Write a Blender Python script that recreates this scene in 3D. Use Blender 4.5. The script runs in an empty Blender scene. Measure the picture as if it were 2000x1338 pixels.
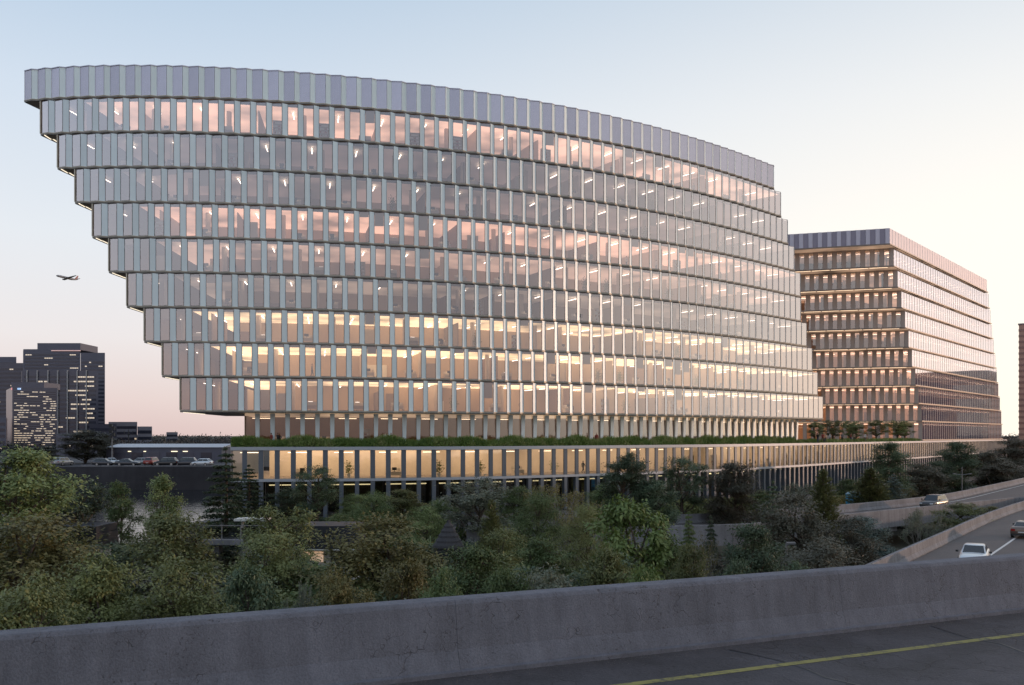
import bpy, math, random
import numpy as np
from mathutils import Vector, Matrix

R = math.radians
SC = bpy.context.scene
COL = SC.collection
rng = random.Random(7)
F = 1750.0            # focal length in photograph pixels (2000 px wide)
HY = 850.0            # horizon row; the camera stands at the origin, all heights are relative to it


def at(px, py, z):
    """point at height z that the photograph shows at pixel px, py (survey helper)"""
    d = z * F / (HY - py)
    return Vector(((px - 1000.0) / F * d, d, z))


def atd(px, d, z=0.0):
    return Vector(((px - 1000.0) / F * d, d, z))


# ------------------------------------------------------------------ camera
cam_d = bpy.data.cameras.new('camera')
cam = bpy.data.objects.new('camera', cam_d)
COL.objects.link(cam)
cam.location = (0, 0, 0)
cam.rotation_euler = (R(90), 0, 0)
cam_d.sensor_width = 36.0
cam_d.lens = 36.0 * F / 2000.0
cam_d.shift_y = (HY - 669.0) / 2000.0
cam_d.clip_start = 0.1
cam_d.clip_end = 20000
SC.camera = cam

# ------------------------------------------------------------------ sky and sun
SUN_AZ, SUN_EL = 74.0, 5.0          # degrees clockwise of the view axis (+Y), degrees up
sun_dir = Vector((math.sin(R(SUN_AZ)) * math.cos(R(SUN_EL)), math.cos(R(SUN_AZ)) * math.cos(R(SUN_EL)), math.sin(R(SUN_EL))))
W = bpy.data.worlds.new('World')
SC.world = W
W.use_nodes = True
wn, wl = W.node_tree.nodes, W.node_tree.links
wn.clear()


def wnode(t, **kw):
    n = wn.new(t)
    for k, v in kw.items():
        setattr(n, k, v)
    return n


w_out = wnode('ShaderNodeOutputWorld')
w_bg = wnode('ShaderNodeBackground')
w_bg.inputs['Strength'].default_value = 1.0
w_sky = wnode('ShaderNodeTexSky', sky_type='NISHITA', sun_disc=False, sun_elevation=R(SUN_EL), sun_rotation=R(SUN_AZ),
              air_density=1.0, dust_density=1.6, ozone_density=2.0, altitude=10.0)
w_tc = wnode('ShaderNodeTexCoord')
w_sep = wnode('ShaderNodeSeparateXYZ')
wl.new(w_tc.outputs['Generated'], w_sep.inputs[0])
# twilight air: colour by height, the same all round the horizon
w_r = wnode('ShaderNodeValToRGB')
cr = w_r.color_ramp
stops = [(0.0, (0.68, 0.52, 0.50)), (0.035, (0.74, 0.61, 0.59)), (0.10, (0.78, 0.73, 0.73)), (0.20, (0.73, 0.76, 0.80)),
         (0.33, (0.60, 0.68, 0.78)), (0.44, (0.44, 0.56, 0.70)), (0.62, (0.38, 0.49, 0.65)), (1.0, (0.32, 0.43, 0.60))]
while len(cr.elements) < len(stops):
    cr.elements.new(0.5)
for e, (p, c) in zip(cr.elements, stops):
    e.position = p
    e.color = (*c, 1)
wl.new(w_sep.outputs['Z'], w_r.inputs['Fac'])
# glow that widens round the low sun
w_dot = wnode('ShaderNodeVectorMath', operation='DOT_PRODUCT')
wl.new(w_tc.outputs['Generated'], w_dot.inputs[0])
w_dot.inputs[1].default_value = sun_dir
w_map = wnode('ShaderNodeMapRange', interpolation_type='SMOOTHSTEP')
wl.new(w_dot.outputs['Value'], w_map.inputs['Value'])
w_map.inputs['From Min'].default_value = -0.15
w_map.inputs['From Max'].default_value = 0.86
w_map.inputs['To Min'].default_value = 0.0
w_map.inputs['To Max'].default_value = 0.95
w_mix = wnode('ShaderNodeMix', data_type='RGBA', blend_type='MIX')
w_el = wnode('ShaderNodeMapRange', interpolation_type='SMOOTHSTEP')   # the glow hugs the horizon
wl.new(w_sep.outputs['Z'], w_el.inputs['Value'])
w_el.inputs['From Min'].default_value = 0.0
w_el.inputs['From Max'].default_value = 0.55
w_el.inputs['To Min'].default_value = 1.0
w_el.inputs['To Max'].default_value = 0.25
w_gf = wnode('ShaderNodeMath', operation='MULTIPLY')
wl.new(w_map.outputs['Result'], w_gf.inputs[0])
wl.new(w_el.outputs['Result'], w_gf.inputs[1])
wl.new(w_gf.outputs[0], w_mix.inputs['Factor'])
wl.new(w_r.outputs['Color'], w_mix.inputs['A'])
w_mix.inputs['B'].default_value = (1.08, 0.98, 0.84, 1)
# sky opposite the sun is dimmer
w_map2 = wnode('ShaderNodeMapRange', interpolation_type='SMOOTHSTEP')
wl.new(w_dot.outputs['Value'], w_map2.inputs['Value'])
w_map2.inputs['From Min'].default_value = -1.0
w_map2.inputs['From Max'].default_value = 0.5
w_map2.inputs['To Min'].default_value = 0.94
w_map2.inputs['To Max'].default_value = 0.94
w_mul = wnode('ShaderNodeVectorMath', operation='SCALE')
wl.new(w_mix.outputs['Result'], w_mul.inputs[0])
wl.new(w_map2.outputs['Result'], w_mul.inputs['Scale'])
w_nis = wnode('ShaderNodeVectorMath', operation='SCALE')
wl.new(w_sky.outputs['Color'], w_nis.inputs[0])
w_nis.inputs['Scale'].default_value = 0.015
w_add = wnode('ShaderNodeVectorMath', operation='ADD')
wl.new(w_mul.outputs[0], w_add.inputs[0])
wl.new(w_nis.outputs[0], w_add.inputs[1])
wl.new(w_add.outputs[0], w_bg.inputs['Color'])
wl.new(w_bg.outputs[0], w_out.inputs['Surface'])

sun_l = bpy.data.lights.new('sun', 'SUN')
sun_l.energy = 1.1
sun_l.angle = R(1.0)
sun_l.color = (1.0, 0.62, 0.42)
sun = bpy.data.objects.new('sun', sun_l)
COL.objects.link(sun)
sun.rotation_euler = sun_dir.to_track_quat('Z', 'Y').to_euler()

SC.view_settings.view_transform = 'Standard'
SC.view_settings.look = 'None'
SC.view_settings.exposure = 0.20
SC.view_settings.gamma = 1.0
SC.view_settings.use_curve_mapping = False
SC.render.engine = 'CYCLES'
cy = SC.cycles
cy.use_denoising = True
cy.use_adaptive_sampling = True
cy.adaptive_threshold = 0.02
cy.max_bounces = 8
cy.diffuse_bounces = 3
cy.glossy_bounces = 3
cy.transmission_bounces = 4
cy.transparent_max_bounces = 16
cy.caustics_reflective = False
cy.caustics_refractive = False
cy.sample_clamp_indirect = 4.0
cy.use_light_tree = True

# ------------------------------------------------------------------ materials
MATS = {}


def newmat(name):
    m = bpy.data.materials.new(name)
    m.use_nodes = True
    nt = m.node_tree
    return m, nt.nodes, nt.links, nt.nodes['Principled BSDF']


def pmat(name, col, rough=0.6, metal=0.0, var=0.12, scale=1.5, bump=0.0, bscale=8.0, emit=None, estr=0.0, spec=0.5, coords='Object', orand=0.0):
    """principled material whose colour drifts with two octaves of noise"""
    if name in MATS:
        return MATS[name]
    m, N, L, b = newmat(name)
    b.inputs['Roughness'].default_value = rough
    b.inputs['Metallic'].default_value = metal
    b.inputs['Specular IOR Level'].default_value = spec
    tc = N.new('ShaderNodeTexCoord')
    nz = N.new('ShaderNodeTexNoise')
    nz.inputs['Scale'].default_value = scale
    nz.inputs['Detail'].default_value = 6
    nz.inputs['Roughness'].default_value = 0.62
    L.new(tc.outputs[coords], nz.inputs['Vector'])
    mx = N.new('ShaderNodeMix')
    mx.data_type = 'RGBA'
    mx.inputs['A'].default_value = (*[c * (1 - var) for c in col], 1)
    mx.inputs['B'].default_value = (*[min(1, c * (1 + var)) for c in col], 1)
    L.new(nz.outputs['Fac'], mx.inputs['Factor'])
    if orand:
        oi = N.new('ShaderNodeObjectInfo')
        orr = N.new('ShaderNodeMapRange')
        orr.inputs['To Min'].default_value = 1 - orand
        orr.inputs['To Max'].default_value = 1 + orand
        L.new(oi.outputs['Random'], orr.inputs['Value'])
        osc = N.new('ShaderNodeVectorMath')
        osc.operation = 'SCALE'
        L.new(mx.outputs['Result'], osc.inputs[0])
        L.new(orr.outputs['Result'], osc.inputs['Scale'])
        L.new(osc.outputs[0], b.inputs['Base Color'])
    else:
        L.new(mx.outputs['Result'], b.inputs['Base Color'])
    if bump:
        n2 = N.new('ShaderNodeTexNoise')
        n2.inputs['Scale'].default_value = bscale
        n2.inputs['Detail'].default_value = 5
        L.new(tc.outputs[coords], n2.inputs['Vector'])
        bp = N.new('ShaderNodeBump')
        bp.inputs['Strength'].default_value = bump
        bp.inputs['Distance'].default_value = 0.02
        L.new(n2.outputs['Fac'], bp.inputs['Height'])
        L.new(bp.outputs['Normal'], b.inputs['Normal'])
    if emit:
        b.inputs['Emission Color'].default_value = (*emit, 1)
        b.inputs['Emission Strength'].default_value = estr
    MATS[name] = m
    return m


def glassmat(name, tint, refl, base, rough=0.015, rcol=(1, 1, 1), grime=0.05):
    """architectural sheet glass: tinted see-through plus a coated mirror reflection that grows with grazing angle"""
    if name in MATS:
        return MATS[name]
    m, N, L, b = newmat(name)
    N.remove(b)
    out = N['Material Output']
    tr = N.new('ShaderNodeBsdfTransparent')
    tr.inputs['Color'].default_value = (*tint, 1)
    gl = N.new('ShaderNodeBsdfGlossy')
    gl.inputs['Roughness'].default_value = rough
    gl.inputs['Color'].default_value = (*rcol, 1)
    lw = N.new('ShaderNodeLayerWeight')
    lw.inputs['Blend'].default_value = refl
    ma = N.new('ShaderNodeMath')
    ma.operation = 'MULTIPLY_ADD'
    L.new(lw.outputs['Facing'], ma.inputs[0])
    ma.inputs[1].default_value = 1.0 - base
    ma.inputs[2].default_value = base
    # faint unevenness of every sheet bends the mirror image a little
    oi = N.new('ShaderNodeObjectInfo')
    tc = N.new('ShaderNodeTexCoord')
    nz = N.new('ShaderNodeTexNoise')
    nz.inputs['Scale'].default_value = 0.35
    nz.inputs['Detail'].default_value = 2
    L.new(tc.outputs['Object'], nz.inputs['Vector'])
    bp = N.new('ShaderNodeBump')
    bp.inputs['Strength'].default_value = grime
    bp.inputs['Distance'].default_value = 0.05
    L.new(nz.outputs['Fac'], bp.inputs['Height'])
    L.new(bp.outputs['Normal'], gl.inputs['Normal'])
    mx = N.new('ShaderNodeMixShader')
    L.new(ma.outputs[0], mx.inputs['Fac'])
    L.new(tr.outputs[0], mx.inputs[1])
    L.new(gl.outputs[0], mx.inputs[2])
    L.new(mx.outputs[0], out.inputs['Surface'])
    MATS[name] = m
    return m


def leafmat(name, c1, c2, c3, trans=0.25, rough=0.55):
    """leaf colour drawn per leaf, with a slow drift through the crown"""
    if name in MATS:
        return MATS[name]
    m, N, L, b = newmat(name)
    geo = N.new('ShaderNodeNewGeometry')
    rp = N.new('ShaderNodeValToRGB')
    e = rp.color_ramp.elements
    e[0].position, e[0].color = 0.0, (*c1, 1)
    e[1].position, e[1].color = 1.0, (*c3, 1)
    k = rp.color_ramp.elements.new(0.55)
    k.color = (*c2, 1)
    tc = N.new('ShaderNodeTexCoord')
    nz = N.new('ShaderNodeTexNoise')
    nz.inputs['Scale'].default_value = 0.55
    nz.inputs['Detail'].default_value = 2
    L.new(tc.outputs['Object'], nz.inputs['Vector'])
    a = N.new('ShaderNodeMath')
    a.operation = 'MULTIPLY_ADD'
    a.inputs[1].default_value = 0.26
    L.new(geo.outputs['Random Per Island'], a.inputs[0])
    s = N.new('ShaderNodeMath')
    s.operation = 'MULTIPLY_ADD'
    s.inputs[1].default_value = 1.3
    s.inputs[2].default_value = -0.22
    L.new(nz.outputs['Fac'], s.inputs[0])
    L.new(s.outputs[0], a.inputs[2])
    L.new(a.outputs[0], rp.inputs['Fac'])
    oi = N.new('ShaderNodeObjectInfo')
    hs = N.new('ShaderNodeHueSaturation')
    mr = N.new('ShaderNodeMapRange')
    hs.inputs['Hue'].default_value = 0.512
    mr.inputs['To Min'].default_value = 0.80
    mr.inputs['To Max'].default_value = 1.5
    L.new(oi.outputs['Random'], mr.inputs['Value'])
    L.new(mr.outputs['Result'], hs.inputs['Value'])
    L.new(rp.outputs['Color'], hs.inputs['Color'])
    L.new(hs.outputs['Color'], b.inputs['Base Color'])
    b.inputs['Roughness'].default_value = rough
    b.inputs['Specular IOR Level'].default_value = 0.35
    tl = N.new('ShaderNodeBsdfTranslucent')
    L.new(hs.outputs['Color'], tl.inputs['Color'])
    mx = N.new('ShaderNodeMixShader')
    mx.inputs['Fac'].default_value = trans
    L.new(b.outputs[0], mx.inputs[1])
    L.new(tl.outputs[0], mx.inputs[2])
    L.new(mx.outputs[0], N['Material Output'].inputs['Surface'])
    MATS[name] = m
    return m


def lampmat(name, col, strength):
    if name in MATS:
        return MATS[name]
    m, N, L, b = newmat(name)
    b.inputs['Base Color'].default_value = (0.8, 0.8, 0.8, 1)
    b.inputs['Emission Color'].default_value = (*col, 1)
    b.inputs['Emission Strength'].default_value = strength
    MATS[name] = m
    return m


def concretemat(name, col, dark=0.45, crack=0.5, scale=1.0, along=(0.918, 0.397)):
    """weathered cast concrete: cloudy tone, rain streaks, pitting and hairline cracks"""
    if name in MATS:
        return MATS[name]
    m, N, L, b = newmat(name)
    tc = N.new('ShaderNodeNewGeometry')

    def noise(sc, det, vec=None, rough=0.6):
        n = N.new('ShaderNodeTexNoise')
        n.inputs['Scale'].default_value = sc * scale
        n.inputs['Detail'].default_value = det
        n.inputs['Roughness'].default_value = rough
        L.new(vec if vec else tc.outputs['Position'], n.inputs['Vector'])
        return n.outputs['Fac']

    def ramp(v, p0, p1, a=0.0, b_=1.0):
        r = N.new('ShaderNodeMapRange')
        r.inputs['From Min'].default_value = p0
        r.inputs['From Max'].default_value = p1
        r.inputs['To Min'].default_value = a
        r.inputs['To Max'].default_value = b_
        L.new(v, r.inputs['Value'])
        return r.outputs['Result']

    def mul(a, c):
        n = N.new('ShaderNodeMath')
        n.operation = 'MULTIPLY'
        L.new(a, n.inputs[0])
        if isinstance(c, (int, float)):
            n.inputs[1].default_value = c
        else:
            L.new(c, n.inputs[1])
        return n.outputs[0]

    mp = N.new('ShaderNodeMapping')
    mp.inputs['Scale'].default_value = (3.0, 3.0, 0.14)
    L.new(tc.outputs['Position'], mp.inputs['Vector'])
    cloud = ramp(noise(0.8, 8), 0.3, 0.7, 1 - dark, 1 + dark * 0.6)
    streak = ramp(noise(1.3, 5, mp.outputs[0]), 0.35, 0.65, 0.86, 1.10)
    fine = ramp(noise(30, 5), 0.3, 0.7, 0.80, 1.18)
    val = mul(mul(cloud, streak), fine)
    # pits and peeled patches
    pit = ramp(noise(17, 4), 0.60, 0.66, 1.0, 0.55)
    patch = ramp(noise(0.9, 5), 0.44, 0.58)
    inv = N.new('ShaderNodeMix')
    inv.data_type = 'FLOAT'
    L.new(patch, inv.inputs['Factor'])
    inv.inputs['A'].default_value = 1.0
    L.new(pit, inv.inputs['B'])
    val = mul(val, inv.outputs['Result'])
    # cracks
    wv = N.new('ShaderNodeTexNoise')
    wv.inputs['Scale'].default_value = 2.5 * scale
    L.new(tc.outputs['Position'], wv.inputs['Vector'])
    va = N.new('ShaderNodeVectorMath')
    va.operation = 'MULTIPLY_ADD'
    va.inputs[1].default_value = (0.5, 0.5, 0.5)
    L.new(wv.outputs['Color'], va.inputs[0])
    L.new(tc.outputs['Position'], va.inputs[2])
    vo = N.new('ShaderNodeTexVoronoi')
    vo.feature = 'DISTANCE_TO_EDGE'
    vo.inputs['Scale'].default_value = 1.7 * scale
    L.new(va.outputs[0], vo.inputs['Vector'])
    ck = ramp(vo.outputs['Distance'], 0.0, 0.012, 1 - crack, 1.0)
    cm = N.new('ShaderNodeMix')
    cm.data_type = 'FLOAT'
    L.new(ramp(noise(0.7, 3), 0.47, 0.56), cm.inputs['Factor'])
    cm.inputs['A'].default_value = 1.0
    L.new(ck, cm.inputs['B'])
    val = mul(val, cm.outputs['Result'])
    sc = N.new('ShaderNodeVectorMath')
    sc.operation = 'SCALE'
    sc.inputs[0].default_value = col
    L.new(val, sc.inputs['Scale'])
    L.new(sc.outputs[0], b.inputs['Base Color'])
    b.inputs['Roughness'].default_value = 0.85
    bp = N.new('ShaderNodeBump')
    bp.inputs['Strength'].default_value = 0.6
    bp.inputs['Distance'].default_value = 0.015
    L.new(val, bp.inputs['Height'])
    L.new(bp.outputs['Normal'], b.inputs['Normal'])
    MATS[name] = m
    return m


M_FIN = pmat('blue grey anodised metal', (0.64, 0.74, 0.79), 0.4, 0.1, 0.06, 0.8, orand=0.07)
M_CROWN = pmat('brushed grey lilac metal', (0.45, 0.43, 0.50), 0.26, 0.8, 0.16, 0.35, orand=0.09)
M_CROWNFIN = pmat('pale green grey metal', (0.70, 0.80, 0.82), 0.4, 0.1, 0.06, 0.8, orand=0.06)
M_CROWN2 = pmat('dull lilac metal', (0.50, 0.48, 0.56), 0.5, 0.2, 0.1, 0.6)
M_CROWND = pmat('dark plum metal', (0.22, 0.205, 0.26), 0.4, 0.5, 0.1, 0.6)
M_BAND = pmat('dark bronze edge', (0.19, 0.18, 0.165), 0.45, 0.5, 0.15, 1.0)
M_CREAM = pmat('cream edge strip', (0.50, 0.46, 0.38), 0.5, 0.2, 0.1, 1.0)
M_SOFFIT = pmat('white soffit', (0.74, 0.71, 0.64), 0.6, 0, 0.05)
M_MULL = pmat('dark window frame', (0.12, 0.115, 0.12), 0.45, 0.4, 0.1)
M_MULLW = pmat('warm window frame', (0.33, 0.30, 0.27), 0.45, 0.4, 0.1)
M_CEIL = pmat('office ceiling', (0.74, 0.68, 0.58), 0.8, 0, 0.05)
M_CARPET = pmat('office carpet', (0.22, 0.18, 0.15), 0.95, 0, 0.2)
M_CORE = pmat('tan core wall', (0.50, 0.38, 0.27), 0.8, 0, 0.12, 0.4)
M_WOOD = pmat('brown wood wall', (0.20, 0.125, 0.08), 0.6, 0, 0.25, 1.2)
M_BLIND = pmat('roller blind', (0.46, 0.40, 0.34), 0.9, 0, 0.05)
M_COLM = pmat('office column', (0.55, 0.45, 0.36), 0.7, 0, 0.06)
M_GLASS = glassmat('facade glass', (0.76, 0.69, 0.66), 0.60, 0.17, 0.02, (1.0, 0.95, 1.0), 0.12)
M_GLASS2 = glassmat('coated glass', (0.66, 0.58, 0.55), 0.5, 0.22, 0.02)
M_CREAMWALL = pmat('cream plaster wall', (0.72, 0.60, 0.46), 0.8, 0, 0.2, 0.5)
M_GLASS3 = glassmat('lilac coated glass', (0.6, 0.55, 0.55), 0.55, 0.30, 0.02, (0.88, 0.83, 0.94))
M_GLASST = glassmat('terrace glass', (0.66, 0.58, 0.50), 0.35, 0.09, 0.02)
M_GLASSP = glassmat('podium glass', (0.82, 0.76, 0.68), 0.3, 0.10, 0.03)
M_GLASSD = glassmat('dark ground floor glass', (0.35, 0.36, 0.36), 0.35, 0.12, 0.03)
M_DARKIN = pmat('dark interior', (0.045, 0.042, 0.04), 0.9, 0, 0.2)
M_PODFIN = pmat('slate metal', (0.105, 0.125, 0.155), 0.45, 0.4, 0.08)
M_PODEDGE = pmat('grey parapet metal', (0.34, 0.37, 0.42), 0.5, 0.4, 0.08)
M_B2FIN = pmat('warm grey metal', (0.36, 0.30, 0.27), 0.5, 0.2, 0.1, orand=0.08)
M_BAND2 = pmat('bronze edge', (0.20, 0.165, 0.145), 0.45, 0.3, 0.15, 1.0)
M_WALLDARK = pmat('charcoal cladding', (0.10, 0.10, 0.105), 0.7, 0.1, 0.1)


# ------------------------------------------------------------------ mesh helpers
class MB:
    def __init__(s):
        s.v, s.f, s.m = [], [], []

    def add(s, vs, fs, mi=0):
        o = len(s.v)
        s.v.extend([tuple(p) for p in vs])
        s.f.extend([tuple(i + o for i in f) for f in fs])
        s.m.extend([mi] * len(fs))

    def box(s, x0, x1, y0, y1, z0, z1, mi=0, mat=None):
        vs = [(x, y, z) for z in (z0, z1) for y in (y0, y1) for x in (x0, x1)]
        if mat is not None:
            vs = [mat @ Vector(p) for p in vs]
        s.add(vs, [(0, 2, 3, 1), (4, 5, 7, 6), (0, 1, 5, 4), (2, 6, 7, 3), (0, 4, 6, 2), (1, 3, 7, 5)], mi)

    def prism(s, poly, z0, z1, mi=0, top=None, bottom=None):
        n = len(poly)
        vs = [(p[0], p[1], z0) for p in poly] + [(p[0], p[1], z1) for p in poly]
        s.add(vs, [(i, (i + 1) % n, n + (i + 1) % n, n + i) for i in range(n)], mi)
        s.add([(p[0], p[1], z1) for p in poly], [tuple(range(n))], mi if top is None else top)
        s.add([(p[0], p[1], z0) for p in poly], [tuple(reversed(range(n)))], mi if bottom is None else bottom)

    def ribbon(s, a, b, z0, z1, mi=0, top=None, bottom=None, caps=True):
        """solid between polyline a (front) and b (back), from z0 to z1"""
        n = len(a)
        top = mi if top is None else top
        bottom = mi if bottom is None else bottom
        for i in range(n - 1):
            p, q, r, t = a[i], a[i + 1], b[i + 1], b[i]
            s.add([(*p[:2], z1), (*q[:2], z1), (*r[:2], z1), (*t[:2], z1)], [(0, 1, 2, 3)], top)
            s.add([(*p[:2], z0), (*q[:2], z0), (*r[:2], z0), (*t[:2], z0)], [(3, 2, 1, 0)], bottom)
            s.add([(*p[:2], z0), (*q[:2], z0), (*q[:2], z1), (*p[:2], z1)], [(0, 1, 2, 3)], mi)
            s.add([(*t[:2], z0), (*r[:2], z0), (*r[:2], z1), (*t[:2], z1)], [(3, 2, 1, 0)], mi)
        if caps:
            for i, fl in ((0, True), (n - 1, False)):
                q = [(*a[i][:2], z0), (*b[i][:2], z0), (*b[i][:2], z1), (*a[i][:2], z1)]
                s.add(q, [(3, 2, 1, 0) if fl else (0, 1, 2, 3)], mi)

    def tube(s, pts, rads, k=8, mi=0, caps=True):
        pts = [Vector(p) for p in pts]
        rings = []
        o = len(s.v)
        for i, p in enumerate(pts):
            d = (pts[min(i + 1, len(pts) - 1)] - pts[max(i - 1, 0)])
            if d.length < 1e-6:
                d = Vector((0, 0, 1))
            d.normalize()
            up = Vector((0, 0, 1)) if abs(d.z) < 0.95 else Vector((1, 0, 0))
            x = d.cross(up).normalized()
            y = d.cross(x).normalized()
            r = rads[i] if hasattr(rads, '__len__') else rads
            for j in range(k):
                a = 2 * math.pi * j / k
                s.v.append(tuple(p + x * (r * math.cos(a)) + y * (r * math.sin(a))))
        n = len(pts)
        for i in range(n - 1):
            for j in range(k):
                s.f.append((o + i * k + j, o + i * k + (j + 1) % k, o + (i + 1) * k + (j + 1) % k, o + (i + 1) * k + j))
                s.m.append(mi)
        if caps:
            s.f.append(tuple(o + j for j in reversed(range(k))))
            s.f.append(tuple(o + (n - 1) * k + j for j in range(k)))
            s.m.extend([mi, mi])

    def sweep(s, path, prof, mi=0, closed_prof=True, mis=None):
        """profile of (offset to the right of travel, height) carried along path of (x, y, z)"""
        o = len(s.v)
        k = len(prof)
        for i, p in enumerate(path):
            a = path[max(i - 1, 0)]
            b = path[min(i + 1, len(path) - 1)]
            t = Vector((b[0] - a[0], b[1] - a[1], 0)).normalized()
            nx, ny = t.y, -t.x
            for (w, h) in prof:
                s.v.append((p[0] + nx * w, p[1] + ny * w, p[2] + h))
        n = len(path)
        kk = k if closed_prof else k - 1
        for i in range(n - 1):
            for j in range(kk):
                s.f.append((o + i * k + j, o + i * k + (j + 1) % k, o + (i + 1) * k + (j + 1) % k, o + (i + 1) * k + j))
                s.m.append(mi if mis is None else mis[j])
        if closed_prof:
            s.f.append(tuple(o + j for j in range(k)))
            s.f.append(tuple(o + (n - 1) * k + j for j in reversed(range(k))))
            s.m.extend([mi if mis is None else mis[0]] * 2)

    def mesh(s, name, mats):
        me = bpy.data.meshes.new(name)
        me.from_pydata(s.v, [], s.f)
        for m in (mats if isinstance(mats, (list, tuple)) else [mats]):
            me.materials.append(m)
        if any(s.m):
            me.polygons.foreach_set('material_index', s.m)
        me.update()
        return me

    def build(s, name, mats, parent=None, loc=(0, 0, 0), smooth=False):
        me = s.mesh(name, mats)
        if smooth:
            me.polygons.foreach_set('use_smooth', [True] * len(me.polygons))
        return obj(name, me, parent, loc)


def obj(name, me, parent=None, loc=(0, 0, 0), rz=0.0):
    o = bpy.data.objects.new(name, me)
    COL.objects.link(o)
    o.location = loc
    if rz:
        o.rotation_euler = (0, 0, rz)
    if parent is not None:
        o.parent = parent
    return o


def tag(o, label=None, cat=None, group=None, kind=None):
    if label:
        o['label'] = label
    if cat:
        o['category'] = cat
    if group:
        o['group'] = group
    if kind:
        o['kind'] = kind
    return o


def empty(name, loc, rz=0.0, label=None, cat=None, group=None):
    return tag(obj(name, None, None, loc, rz), label, cat, group)


def setmat(o, m, slot=0):
    o.material_slots[slot].link = 'OBJECT'
    o.material_slots[slot].material = m


def spline(pts, n=24):
    """Catmull-Rom through the points, n samples for each span"""
    P = [Vector(p) for p in pts]
    P = [P[0] * 2 - P[1]] + P + [P[-1] * 2 - P[-2]]
    out = []
    for i in range(1, len(P) - 2):
        for k in range(n):
            t = k / n
            a, b, c, d = P[i - 1], P[i], P[i + 1], P[i + 2]
            out.append(0.5 * ((2 * b) + (c - a) * t + (2 * a - 5 * b + 4 * c - d) * t * t + (3 * b - a - 3 * c + d) * t ** 3))
    out.append(P[-2])
    return out


class Path2:
    """plan curve with arc length"""
    def __init__(s, pts):
        s.p = np.array([(p[0], p[1]) for p in pts], float)
        d = np.hypot(*np.diff(s.p, axis=0).T)
        s.s = np.concatenate([[0], np.cumsum(d)])
        s.L = s.s[-1]

    def pt(s, a):
        return np.array([np.interp(a, s.s, s.p[:, 0]), np.interp(a, s.s, s.p[:, 1])])

    def tan(s, a, h=0.6):
        d = s.pt(min(a + h, s.L)) - s.pt(max(a - h, 0))
        return d / np.linalg.norm(d)

    def off(s, a, w):
        """w metres inward (left of travel)"""
        t = s.tan(a)
        return s.pt(a) + np.array([-t[1], t[0]]) * w

    def at_px(s, px):
        c = 1000 + F * s.p[:, 0] / s.p[:, 1]
        return float(np.interp(px, c, s.s))


# ================================================================== LARGE STRUCTURE
GZ = -12.5        # natural ground
PZ = -10.35       # plaza round the offices
WZ = -12.1        # canal water
QZ = -7.0         # far quay

M_GROUND = pmat('earth and scrub', (0.055, 0.055, 0.035), 0.95, 0, 0.5, 0.15, 0.5, 2.0)
M_PAVE = concretemat('plaza paving', (0.11, 0.105, 0.10), 0.25, 0.2, 0.3)
M_QUAY = concretemat('quay concrete', (0.045, 0.043, 0.05), 0.35, 0.3, 0.2)
M_ASPH = concretemat('asphalt', (0.052, 0.049, 0.056), 0.45, 0.7, 0.9)
M_ASPH2 = pmat('worn asphalt', (0.085, 0.075, 0.075), 0.75, 0, 0.3, 0.3, 0.4, 30)
M_WHITE = pmat('white road paint', (0.62, 0.60, 0.58), 0.7, 0, 0.25, 3.0)
M_YELLOW = pmat('yellow road paint', (0.23, 0.205, 0.06), 0.75, 0, 0.45, 5.0)
_n, _l, _b = M_YELLOW.node_tree.nodes, M_YELLOW.node_tree.links, M_YELLOW.node_tree.nodes['Principled BSDF']
_g = _n.new('ShaderNodeNewGeometry')
_z = _n.new('ShaderNodeTexNoise')
_z.inputs['Scale'].default_value = 5.5
_z.inputs['Detail'].default_value = 8
_z.inputs['Roughness'].default_value = 0.75
_l.new(_g.outputs['Position'], _z.inputs['Vector'])
_r = _n.new('ShaderNodeMapRange')
_r.inputs['From Min'].default_value = 0.50
_r.inputs['From Max'].default_value = 0.62
_l.new(_z.outputs['Fac'], _r.inputs['Value'])
_m = _n.new('ShaderNodeMix')
_m.data_type = 'RGBA'
_l.new(_b.inputs['Base Color'].links[0].from_socket, _m.inputs['A'])
_m.inputs['B'].default_value = (0.07, 0.065, 0.055, 1)
_l.new(_r.outputs['Result'], _m.inputs['Factor'])
_l.new(_m.outputs['Result'], _b.inputs['Base Color'])
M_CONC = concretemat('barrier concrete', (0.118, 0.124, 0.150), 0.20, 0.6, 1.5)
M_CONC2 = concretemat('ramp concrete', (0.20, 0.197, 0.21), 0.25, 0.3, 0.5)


def sheet(name, poly, z, mat, kind='structure'):
    mb = MB()
    mb.add([(p[0], p[1], z) for p in poly], [tuple(range(len(poly)))])
    return tag(mb.build(name, mat), kind=kind)


sheet('ground', [(-9000, -200), (9000, -200), (9000, 12000), (-9000, 12000)], GZ, M_GROUND)

# canal
m, N, L, b = newmat('canal water')
b.inputs['Base Color'].default_value = (0.012, 0.016, 0.02, 1)
b.inputs['Roughness'].default_value = 0.06
b.inputs['IOR'].default_value = 1.33
tc = N.new('ShaderNodeTexCoord')
mp = N.new('ShaderNodeMapping')
mp.inputs['Scale'].default_value = (0.35, 1.1, 1)
nz = N.new('ShaderNodeTexNoise')
nz.inputs['Scale'].default_value = 1.1
nz.inputs['Detail'].default_value = 5
nz.inputs['Roughness'].default_value = 0.55
bp = N.new('ShaderNodeBump')
bp.inputs['Strength'].default_value = 0.35
bp.inputs['Distance'].default_value = 0.12
L.new(tc.outputs['Object'], mp.inputs[0])
L.new(mp.outputs[0], nz.inputs['Vector'])
L.new(nz.outputs['Fac'], bp.inputs['Height'])
L.new(bp.outputs['Normal'], b.inputs['Normal'])
sheet('water', [(-420, 72), (-52, 74), (-40, 96), (-36, 150), (-36, 205), (-420, 205)], WZ, m)

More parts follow.
